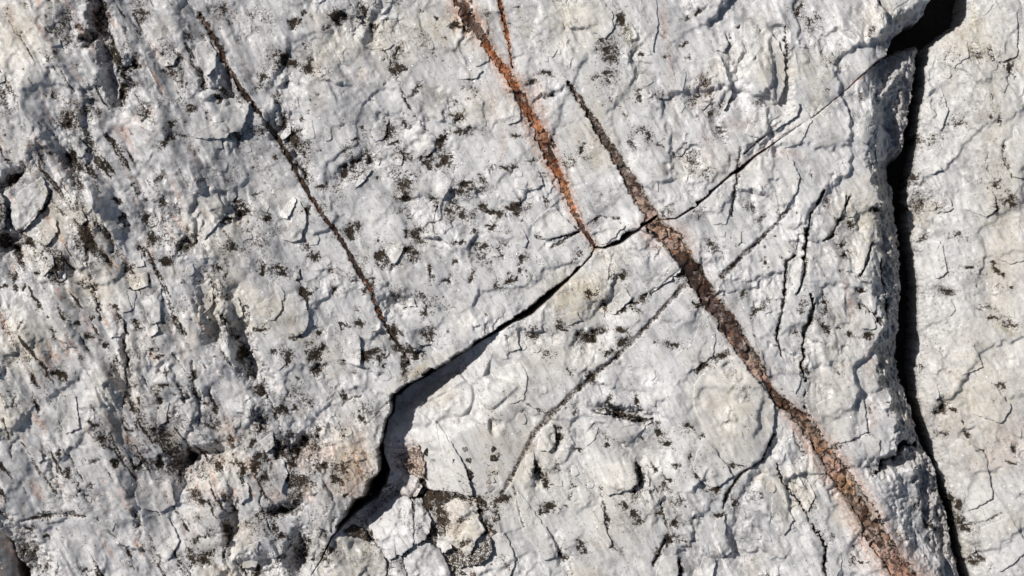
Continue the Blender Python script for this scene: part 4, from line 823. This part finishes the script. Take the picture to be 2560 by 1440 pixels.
FL_UP = [
    ([(565, 250), (590, 247), (610, 265), (630, 256), (624, 290), (610, 330), (583, 337), (570, 351), (500, 352), (489, 344), (530, 320), (560, 282)], 20),
    ([(500, 115), (530, 105), (550, 140), (546, 176), (525, 196), (505, 170), (498, 140)], 12), ([(405, 160), (435, 130), (455, 148), (446, 170), (420, 175)], 9),
    ([(47, 520), (75, 480), (132, 448), (146, 488), (122, 530), (100, 560), (80, 582), (54, 562)], 20), ([(84, 588), (120, 557), (156, 550), (165, 580), (142, 616), (110, 604)], 12),
    ([(205, 534), (230, 532), (241, 555), (226, 567), (212, 552)], 9), ([(703, 533), (736, 492), (762, 520), (767, 560), (752, 602), (724, 606), (702, 590), (726, 576)], 12),
    ([(706, 530), (734, 493), (743, 501), (722, 549), (703, 543)], 16), ([(724, 735), (752, 732), (770, 760), (776, 800), (765, 832), (743, 840), (727, 830), (742, 806), (716, 770)], 14),
    ([(820, 815), (845, 806), (852, 824), (899, 840), (906, 898), (902, 916), (870, 906), (838, 890), (817, 862)], 16), ([(964, 620), (1000, 609), (1012, 618), (1000, 642), (985, 660), (972, 646)], 10),
    ([(1329, 560), (1352, 536), (1384, 516), (1414, 545), (1446, 577), (1407, 589), (1370, 599), (1335, 584)], 12), ([(1470, 592), (1500, 562), (1540, 552), (1562, 566), (1530, 598), (1508, 611), (1489, 603)], 8),
    ([(1885, 95), (1915, 70), (1938, 92), (1952, 122), (1962, 160), (1962, 215), (1942, 262), (1912, 205), (1890, 150)], 24), ([(1768, 150), (1800, 140), (1816, 190), (1830, 230), (1810, 276), (1788, 240)], 18),
    ([(1780, 100), (1810, 80), (1822, 108), (1811, 131), (1790, 126)], 12), ([(1860, 335), (1890, 280), (1935, 262), (1998, 256), (1994, 288), (1950, 318), (1900, 345)], 14), ([(1164, 92), (1194, 84), (1216, 110), (1221, 152), (1190, 166), (1172, 132)], 6),
    ([(1150, 170), (1180, 165), (1205, 175), (1190, 195), (1150, 198)], 7), ([(945, 100), (965, 95), (985, 110), (962, 125), (900, 118)], 5), ([(1258, 240), (1280, 230), (1300, 262), (1300, 300), (1270, 312), (1240, 290)], 9),
    ([(1440, 10), (1500, 0), (1530, 30), (1535, 70), (1510, 100), (1470, 70)], 8), ([(1860, 70), (1895, 62), (1902, 120), (1880, 150), (1860, 110)], 8), ([(1600, -10), (1640, 0), (1645, 60), (1630, 130), (1600, 90)], 7),
    ([(640, 280), (665, 275), (672, 300), (655, 315), (640, 300)], 9), ([(700, 335), (725, 315), (728, 335), (708, 350)], 10), ([(925, 330), (945, 300), (968, 300), (960, 345), (940, 352)], 6), ([(895, 450), (912, 425), (930, 425), (910, 452), (890, 470)], 9),
    ([(1285, 435), (1345, 425), (1360, 460), (1335, 475), (1290, 470)], 8), ([(735, 668), (750, 672), (752, 695), (740, 700)], 8), ([(1005, 770), (1030, 740), (1040, 765), (1025, 765)], 8), ([(645, 765), (700, 730), (712, 770), (690, 800), (655, 790)], 6),
    ([(455, 500), (545, 470), (570, 540), (520, 600), (470, 560)], 10), ([(330, 690), (380, 680), (385, 715), (345, 725)], 9), ([(370, 755), (415, 720), (415, 800), (390, 810)], 10), ([(280, 820), (325, 795), (330, 830), (295, 845)], 11), ([(380, 830), (405, 808), (412, 825), (392, 842)], 11),
    ([(495, 720), (535, 700), (540, 760), (510, 790)], 9), ([(560, 760), (600, 740), (612, 790), (580, 800)], 10), ([(195, 345), (215, 350), (235, 375), (225, 400), (205, 385)], 9), ([(100, 620), (155, 640), (160, 665), (130, 690), (90, 670), (70, 650)], 9),
    ([(345, 640), (365, 632), (375, 665), (352, 668)], 6), ([(165, 980), (205, 985), (215, 1065), (180, 1080), (160, 1030)], 8), ([(340, 1205), (365, 1195), (430, 1205), (440, 1260), (400, 1280), (352, 1262)], 11), ([(345, 1285), (420, 1290), (450, 1350), (420, 1400), (370, 1370)], 9),
    ([(655, 1100), (685, 1075), (690, 1110), (670, 1130)], 12), ([(675, 1150), (710, 1145), (722, 1180), (705, 1230), (680, 1200)], 12), ([(595, 1210), (625, 1205), (628, 1240), (605, 1255)], 10), ([(790, 1240), (815, 1215), (840, 1260), (825, 1330), (785, 1310)], 12), ([(605, 1370), (650, 1350), (640, 1420), (605, 1420)], 12),
    ([(868, 1170), (885, 1175), (900, 1210), (888, 1215)], 6), ([(940, 1005), (972, 985), (966, 1035), (948, 1078), (940, 1050)], 6), ([(470, 1010), (495, 985), (505, 1030), (485, 1050)], 9), ([(400, 1060), (410, 1010), (435, 1000), (425, 1050)], 7),
    ([(2175, 30), (2225, 0), (2232, 40), (2200, 62)], 8), ([(2170, 95), (2195, 92), (2210, 120), (2190, 140)], 8), ([(2180, -20), (2300, -30), (2326, 10), (2310, 30), (2240, 40)], 9),
]
FL_LOW = [
    ([(1607, 713), (1640, 694), (1668, 668), (1694, 650), (1702, 670), (1690, 690), (1650, 716), (1620, 736)], 13),
    ([(1735, 962), (1770, 916), (1810, 898), (1850, 886), (1884, 920), (1910, 962), (1936, 1010), (1932, 1080), (1902, 1148), (1872, 1168), (1820, 1150), (1762, 1080), (1732, 1012)], 16),
    ([(1470, 1037), (1490, 1034), (1560, 1050), (1607, 1061), (1632, 1051), (1600, 1082), (1586, 1100), (1550, 1108), (1508, 1082)], 12, (0.1, -1)), ([(1374, 1056), (1389, 1076), (1388, 1108), (1370, 1130), (1342, 1122), (1350, 1080)], 14),
    ([(1314, 1142), (1334, 1130), (1337, 1168), (1330, 1196), (1315, 1186)], 12), ([(1480, 1170), (1530, 1160), (1585, 1160), (1594, 1208), (1570, 1225), (1520, 1237), (1490, 1210)], 14), ([(1481, 1276), (1503, 1262), (1514, 1320), (1530, 1360), (1519, 1366), (1494, 1340)], 9),
    ([(1295, 1225), (1350, 1300), (1380, 1340), (1396, 1390), (1360, 1400), (1310, 1330), (1285, 1260)], 9), ([(1730, 1170), (1750, 1110), (1775, 1110), (1812, 1160), (1832, 1190), (1790, 1218), (1762, 1210)], 11), ([(1788, 1302), (1811, 1290), (1816, 1340), (1830, 1382), (1800, 1396), (1784, 1350)], 20),
    ([(1640, 1440), (1652, 1398), (1682, 1386), (1694, 1392), (1695, 1450), (1650, 1470)], 14), ([(2148, 300), (2180, 260), (2200, 276), (2192, 320), (2166, 362), (2144, 342)], 18), ([(2192, 345), (2210, 306), (2236, 330), (2232, 392), (2202, 402)], 24), ([(2150, 390), (2190, 370), (2196, 400), (2165, 415)], 14),
    ([(1858, 428), (1902, 390), (1980, 402), (1999, 440), (1990, 480), (1945, 545), (1892, 500)], 9), ([(2145, 736), (2175, 730), (2191, 750), (2186, 782), (2166, 770)], 12), ([(2138, 772), (2164, 776), (2186, 800), (2192, 822), (2150, 822)], 9), ([(1970, 655), (2010, 650), (2002, 705), (1985, 738), (1968, 710)], 9),
    ([(2080, 500), (2115, 485), (2112, 530), (2095, 548), (2080, 530)], 12), ([(2150, 620), (2178, 605), (2168, 650), (2150, 686), (2140, 650)], 11), ([(2000, 250), (2030, 300), (2000, 360), (1960, 370), (1950, 340)], 5), ([(1060, 1085), (1085, 1050), (1130, 1110), (1160, 1160), (1182, 1238), (1130, 1230), (1066, 1226), (1053, 1150)], 16),
    ([(1255, 920), (1300, 905), (1320, 940), (1310, 1000), (1275, 1010), (1255, 960)], 5), ([(1400, 790), (1440, 780), (1455, 800), (1420, 815)], 6), ([(1690, 885), (1730, 860), (1760, 770), (1790, 850), (1780, 890), (1720, 930)], 5),
    ([(2150, 1100), (2160, 1080), (2200, 1100), (2200, 1180), (2180, 1170)], 12), ([(2040, 1010), (2080, 990), (2160, 1000), (2170, 1080), (2100, 1110), (2055, 1060)], 8), ([(1995, 900), (2000, 960), (1985, 985), (1960, 960), (1965, 910)], 6), ([(1530, 750), (1560, 720), (1580, 745), (1540, 785), (1515, 780)], 10),
    ([(1640, 590), (1660, 585), (1690, 615), (1660, 625), (1630, 600)], 7), ([(1760, 500), (1800, 480), (1830, 500), (1815, 560), (1780, 560)], 5), ([(1930, 1240), (1960, 1250), (1985, 1300), (1960, 1340), (1930, 1300)], 8), ([(2000, 1240), (2020, 1200), (2040, 1240), (2020, 1280)], 7), ([(1760, 1390), (1790, 1400), (1780, 1450), (1745, 1440)], 14),
    ([(1270, 830), (1290, 820), (1300, 870), (1275, 880)], 10), ([(1160, 1350), (1260, 1330), (1290, 1400), (1260, 1470), (1190, 1440)], 10),
]
FL_SLAB = [
    ([(2310, 400), (2345, 395), (2372, 420), (2340, 432), (2312, 425)], 12), ([(2370, 470), (2390, 490), (2400, 520), (2360, 530)], 9), ([(2420, 480), (2495, 475), (2505, 520), (2480, 540), (2430, 520)], 9), ([(2325, 600), (2370, 600), (2385, 680), (2350, 700), (2322, 660)], 9),
    ([(2480, 570), (2560, 560), (2600, 640), (2540, 660), (2500, 640)], 7), ([(2440, 970), (2490, 955), (2540, 1020), (2520, 1060), (2450, 1040)], 9), ([(2400, 880), (2450, 870), (2470, 920), (2420, 940)], 7), ([(2440, 1380), (2456, 1370), (2462, 1395), (2446, 1400)], 16),
    ([(2470, 1330), (2540, 1300), (2590, 1380), (2520, 1440), (2480, 1400)], 9), ([(2380, 60), (2430, 40), (2440, 130), (2400, 160), (2360, 130)], 6), ([(2470, 40), (2560, 20), (2560, 130), (2510, 150)], 8), ([(2340, 260), (2370, 200), (2390, 270), (2370, 320)], 9), ([(2530, 350), (2590, 330), (2600, 440), (2545, 440)], 12),
    ([(2360, 1150), (2420, 1100), (2480, 1140), (2500, 1250), (2440, 1290), (2390, 1230)], 9), ([(2330, 970), (2360, 960), (2365, 1000), (2340, 1015)], 10),
]
k = 0
for lst, par in ((FL_UP, upper), (FL_LOW, lower), (FL_SLAB, slab)):
    for it in lst:
        flake(it[0], it[1] * 0.85, par, ddir=it[2] if len(it) > 2 else (0.8, 0.6), seed=k, mat=M_SLAB if par is slab else None)
        k += 1
# small chips all over, on whichever block lies there
r3 = random.Random(23)
n = 0
while n < 150:
    x, y = r3.uniform(-60, 2620), r3.uniform(-60, 1500)
    own_ = None
    for poly, ob in ((BLK1, upper), (BLK2, lower), (BLK3, slab)):
        q = inside(poly, np.array([x], F), np.array([y], F))[0]
        if q:
            own_ = ob
            dd_ = line_dist(poly + [poly[0]], np.array([x], F), np.array([y], F))[0][0]
    if own_ is None or dd_ < 34 or (x > 2180 and own_ is lower) or (900 < x < 1280 and y > 1120 and own_ is lower):
        continue
    if min(line_dist(v, np.array([x], F), np.array([y], F))[0][0] for v in VEINS.values()) < 45:
        continue
    r = r3.uniform(7, 19); el = r3.uniform(1.0, 2.0); a0 = math.radians(r3.gauss(62, 30))
    pts = []
    m_ = r3.randint(5, 8)
    for i in range(m_):
        t = 2 * math.pi * (i + r3.uniform(-0.3, 0.3)) / m_
        u, v = r * el * math.cos(t) * r3.uniform(0.75, 1.2), r * math.sin(t) * r3.uniform(0.75, 1.2)
        pts.append((x + u * math.cos(a0) - v * math.sin(a0), y + u * math.sin(a0) + v * math.cos(a0)))
    flake(pts, r * r3.uniform(0.12, 0.32), own_, name="chip", seed=700 + n, clean=0.4, ddir=(r3.uniform(0.3, 1), r3.uniform(0.1, 1)), jag=1.0, mat=M_SLAB if own_ is slab else None)
    n += 1

# crumbs in the brown crust round the wedged stones
for i in range(110):
    x, y = r3.uniform(985, 1260), r3.uniform(1120, 1450)
    if y > 1260 and x < 1000:
        continue
    r = r3.choice([3.5, 4.5, 6, 8, 11]) * r3.uniform(0.8, 1.2)
    m_ = r3.randint(4, 7)
    pts = [(x + r * math.cos(6.283 * (i_ + r3.uniform(-.3, .3)) / m_) * r3.uniform(0.7, 1.5), y + r * math.sin(6.283 * (i_ + r3.uniform(-.3, .3)) / m_) * r3.uniform(0.7, 1.3)) for i_ in range(m_)]
    tn = r3.choice([{"rust": 0.8, "dirt_shade": 0.5}, {"grey": 0.7}, {"stain_shade": 0.8}, {"cream": 0.6, "dirt_shade": 0.4}, {"dirt_shade": 0.75}])
    flake(pts, r * r3.uniform(0.5, 0.9), lower, name="crumb", seed=1300 + i, ddir=(r3.uniform(-1, 1), r3.uniform(-1, 1)), jag=1.0, mat=M_ROCK, tint=tn, clean=0.8)

# boss of rock at the margin, above the dark hollow
flake([(-120, 465), (10, 462), (34, 500), (42, 545), (30, 582), (0, 598), (-120, 600)], 26, upper, name="knob", dome=12, mat=M_ROCK, clean=1.0, tint={"olive": 0.35, "grey": 0.5}, jag=2, seed=901)

STONES = [
    ([(1000, 1245), (1018, 1250), (1028, 1290), (1031, 1362), (1002, 1384), (972, 1396), (950, 1376), (920, 1312), (945, 1282)], -6, 14, {"grey": 0.1}, "diamond-shaped clean white stone wedged in the foot of the crack"),
    ([(1037, 1252), (1060, 1276), (1076, 1308), (1062, 1348), (1037, 1360), (1031, 1325)], -16, 10, {"grey": 0.5}, "narrow grey-white stone beside the diamond-shaped stone"),
    ([(1118, 1266), (1146, 1250), (1192, 1262), (1196, 1300), (1210, 1326), (1188, 1348), (1172, 1384), (1140, 1366), (1112, 1352), (1120, 1312), (1104, 1292)], -8, 12, {"cream": 0.4}, "yellowish white stone with dark specks wedged beside brown crust"),
    ([(1010, 1402), (1034, 1368), (1072, 1362), (1100, 1386), (1122, 1432), (1112, 1475), (1040, 1490), (1014, 1440)], -12, 14, {"grey": 0.55}, "smooth grey-white stone below the narrow wedged stone"),
    ([(962, 1404), (1000, 1398), (1012, 1440), (1004, 1490), (955, 1470)], -26, 8, {"grey": 0.6, "dirt_shade": 0.25}, "small speckled grey stone under the diamond-shaped stone's tip"),
    ([(852, 1352), (905, 1348), (948, 1378), (962, 1420), (944, 1490), (850, 1500), (806, 1430)], -28, 14, {"grey": 0.5, "cream": 0.3}, "grey-white mottled stone low in the crack's dark foot"),
    ([(1096, 1340), (1118, 1352), (1128, 1374), (1104, 1384), (1092, 1364)], -12, 8, {}, "tiny white stone chip between two wedged stones"),
    ([(1128, 1390), (1170, 1386), (1204, 1366), (1224, 1344), (1228, 1382), (1206, 1404), (1160, 1416), (1126, 1420)], -16, 8, {"olive": 0.3, "dirt_shade": 0.5}, "thin dirty splinter of stone under the yellowish stone"),
    ([(1004, 1146), (1044, 1118), (1058, 1158), (1056, 1200), (1034, 1192), (1008, 1180)], -30, 9, {"rust": 0.9, "olive": 0.5, "dirt_shade": 0.35}, "rust-brown crumbling stone beside the grey facet above the diamond-shaped stone"),
    ([(990, 1200), (1030, 1194), (1052, 1220), (1036, 1246), (998, 1242)], -34, 9, {"grey": 0.4, "rust": 0.3}, "pale stone fragment just above the diamond-shaped stone"),
    ([(880, 1345), (858, 1330), (880, 1318), (905, 1330), (915, 1350)], -48, 6, {"dirt_shade": 0.7, "rust": 0.4}, "dark crumb of stone in the crack left of the diamond-shaped stone".replace(" left of", " beside")),
]
for i, (pts, z, dome, tint, lab) in enumerate(STONES):
    cc = np.array(pts, float).mean(0)
    pts = [tuple(cc + (np.array(q) - cc) * 1.08) for q in pts]
    st = flake(pts, 20, None, name="stone", mat=M_ROCK, dome=dome * 0.25, clean=0.8, tint=tint, deep=30, base=None, own=3.0, relief=0.9, jag=2.0, seed=950 + i)
    tag(st, lab, "stone", "loose stones wedged in the crack")
corner = flake([(-230, 1290), (-60, 1300), (-8, 1345), (12, 1392), (22, 1440), (22, 1540), (-230, 1620)], 10, None, name="rock", mat=M_DARK, dome=14, base=-130, deep=110, own=6, jag=2, tint={"grey": 0.5}, seed=990)
tag(corner, "dark grey rock sunk below the lumpy block's dirty broken rim", "rock")

# ------------------------------------------------------------------ mineral veins
def vein(pts, keys, parent, name="mineral_vein", rise=-2.0, cell=30.0, amp=3.2, seed=0):
    p = np.array(pts, float)
    seg = np.hypot(*(np.diff(p[:, :2], axis=0).T)); L = np.concatenate([[0], np.cumsum(seg)])
    s = np.arange(0, L[-1], 2.2)
    cx = np.interp(s, L, p[:, 0]); cy = np.interp(s, L, p[:, 1]); wd = np.interp(s, L, p[:, 2])
    ker = np.ones(15) / 15
    cx2 = np.convolve(np.pad(cx, 7, mode='edge'), ker, 'valid'); cy2 = np.convolve(np.pad(cy, 7, mode='edge'), ker, 'valid')
    tx = np.gradient(cx2); ty = np.gradient(cy2); l = np.hypot(tx, ty); nx, ny = -ty / l, tx / l
    m = int(max(7, p[:, 2].max() / 2.4))
    v = np.linspace(-1, 1, m)
    jl = fbm(s.astype(F), s.astype(F) * 0, 30, 3, 800 + seed) * 0.22; jr = fbm(s.astype(F), s.astype(F) * 0, 30, 3, 820 + seed) * 0.22
    half = np.where(v[None, :] < 0, (0.62 + jl)[:, None], (0.62 + jr)[:, None]) * wd[:, None] + 2.5
    gx_ = cx2[:, None] + nx[:, None] * v[None, :] * half; gy_ = cy2[:, None] + ny[:, None] * v[None, :] * half
    x, y = gx_.ravel().astype(F), gy_.ravel().astype(F)
    z = sample(blur_pre, x, y) + rise
    wv = np.repeat(wd, m)
    vv = np.tile(np.abs(v), len(s))
    a_ = amp * np.clip(wv / 26, 0.35, 1.2)
    z = z + a_ * plates(x + fbm(x, y, 12, 2, 840) * 4, y + fbm(x, y, 12, 2, 841) * 4, cell, 850 + seed, 22, 1.1, 0.9) + fbm(x, y, 6, 2, 842) * 0.8
    z = np.minimum(z, sample(H_pre, x, y) - 2.5)
    z = z - np.where(vv > 0.93, 9, 0)
    co = np.stack([x, y, z], 1)
    ii = np.arange(len(s) * m).reshape(len(s), m)
    quads = np.stack([ii[:-1, :-1].ravel(), ii[:-1, 1:].ravel(), ii[1:, 1:].ravel(), ii[1:, :-1].ravel()], 1)
    ky = np.array([q[0] for q in keys], float); kc = np.array([q[1] for q in keys], float)
    yy = y + fbm(x, y, 20, 2, 845) * 26
    col = np.stack([np.interp(yy, ky, kc[:, i]) for i in range(3)], 1)
    ob = make_mesh(name, co, quads, M_VEIN, {"mask_a": col})
    ob.parent = parent
    return ob

blur_pre = np.maximum(blur(H_pre, 5), -60)
BR, DK, OR, PK, TN, UM = (0.105, 0.052, 0.030), (0.045, 0.026, 0.019), (0.50, 0.17, 0.06), (0.52, 0.345, 0.275), (0.38, 0.26, 0.19), (0.105, 0.075, 0.052)
vein_keys = {
    "orange": [(-60, BR), (90, BR), (130, OR), (200, OR), (240, BR), (300, OR), (345, (0.5, 0.24, 0.13)), (380, BR), (440, OR), (480, (0.48, 0.24, 0.12)), (520, OR), (560, BR), (620, BR)],
    "orange_thin": [(-40, BR), (60, OR), (170, OR)],
    "brown_upper": [(200, DK), (280, DK), (360, UM), (420, (0.15, 0.115, 0.09)), (480, BR), (500, TN), (540, PK), (560, PK)],
    "brown_lower": [(550, TN), (575, (0.52, 0.33, 0.22)), (615, PK), (628, (0.42, 0.22, 0.09)), (645, DK), (700, DK), (720, (0.085, 0.045, 0.032)), (775, (0.115, 0.07, 0.055)), (810, DK), (835, (0.15, 0.085, 0.06)), (880, DK), (900, (0.44, 0.30, 0.22)), (945, PK), (965, BR), (1025, BR),
                    (1045, TN), (1100, TN), (1130, (0.42, 0.22, 0.12)), (1180, PK), (1205, (0.52, 0.30, 0.15)), (1250, TN), (1290, BR), (1330, TN), (1370, PK), (1420, (0.48, 0.28, 0.20)), (1640, TN)],
    "brown_left": [(30, BR), (100, UM), (240, DK), (420, UM), (480, BR), (700, DK), (760, OR), (800, UM), (920, DK)],
}
veins = {}
for i, (nm, par) in enumerate((("orange", upper), ("orange_thin", upper), ("brown_upper", upper), ("brown_lower", lower), ("brown_left", upper))):
    veins[nm] = vein(VEINS[nm], vein_keys[nm], par, seed=i * 7, rise={"brown_left": -4.0, "orange": -4.0, "orange_thin": -2.5, "brown_upper": -5.5, "brown_lower": -7.0}[nm])
veins["orange"]["label"] = "orange-rust vein with brown head"
veins["brown_lower"]["label"] = "broad brown and pink crystalline vein"
veins["brown_left"]["label"] = "thin dark brown vein"

# broken crystals lying in the broad veins, each its own piece
def crystal(x, y, r, ang, el, col, parent, seed):
    rr = random.Random(seed)
    m_ = rr.randint(5, 7)
    ca, sa_ = math.cos(ang), math.sin(ang)
    base = float(sample(blur_pre, np.array([x], F), np.array([y], F))[0])
    tilt = (rr.uniform(-0.3, 0.3), rr.uniform(-0.3, 0.3))
    hgt = r * rr.uniform(0.08, 0.3)
    rings = []
    loc = []
    for i in range(m_):
        t = 2 * math.pi * (i + rr.uniform(-0.28, 0.28)) / m_
        loc.append((r * el * math.cos(t), r * math.sin(t)))
    co = []
    for sc_, z in ((1.0, -9.0), (1.0, hgt * 0.55), (0.72, hgt)):
        for u, v in loc:
            u2, v2 = u * sc_, v * sc_
            dx, dy = u2 * ca - v2 * sa_, u2 * sa_ + v2 * ca
            co.append((x + dx, y + dy, base + z - 6.5 + (tilt[0] * dx + tilt[1] * dy) * (z > 0)))
    co.append((x, y, base + hgt - 6.5 + rr.uniform(0, 1.5)))
    a = np.arange(m_); b2 = (a + 1) % m_
    quads = np.concatenate([np.stack([q * m_ + a, q * m_ + b2, (q + 1) * m_ + b2, (q + 1) * m_ + a], 1) for q in (0, 1)])[:, ::-1]
    tris = np.stack([2 * m_ + a, 2 * m_ + b2, np.full(m_, 3 * m_)], 1)[:, ::-1]
    c = np.tile(np.array(col), (len(co), 1)) * rr.uniform(0.6, 1.25)
    ob = make_mesh("crystal", np.array(co), quads, M_VEIN, {"mask_a": c}, tris, smooth=False)
    ob.parent = parent

r4 = random.Random(77)
for nm, step in (("brown_lower", 36), ("brown_upper", 60), ("orange", 48)):
    p = np.array(VEINS[nm], float)
    L = np.concatenate([[0], np.cumsum(np.hypot(*(np.diff(p[:, :2], axis=0).T)))])
    ky = np.array([q[0] for q in vein_keys[nm]], float); kc = np.array([q[1] for q in vein_keys[nm]], float)
    s = 10.0; j = 0
    while s < L[-1] - 160 * (nm == "brown_lower"):
        x, y, wd = (np.interp(s, L, p[:, i]) for i in range(3))
        x2, y2 = np.interp(s + 8, L, p[:, 0]), np.interp(s + 8, L, p[:, 1])
        ang = math.atan2(y2 - y, x2 - x)
        if wd > 16:
            off = r4.uniform(-0.28, 0.28) * wd
            col = [np.interp(y, ky, kc[:, i]) for i in range(3)]
            crystal(x - math.sin(ang) * off, y + math.cos(ang) * off, wd * r4.uniform(0.13, 0.30), ang + r4.gauss(0, 0.45), r4.uniform(0.9, 2.2), col, veins[nm], 1000 + j)
        s += step * r4.uniform(0.6, 1.3); j += 1
print("verts", sum(len(m.vertices) for m in bpy.data.meshes), "polys", sum(len(m.polygons) for m in bpy.data.meshes), "objects", len(bpy.data.objects))
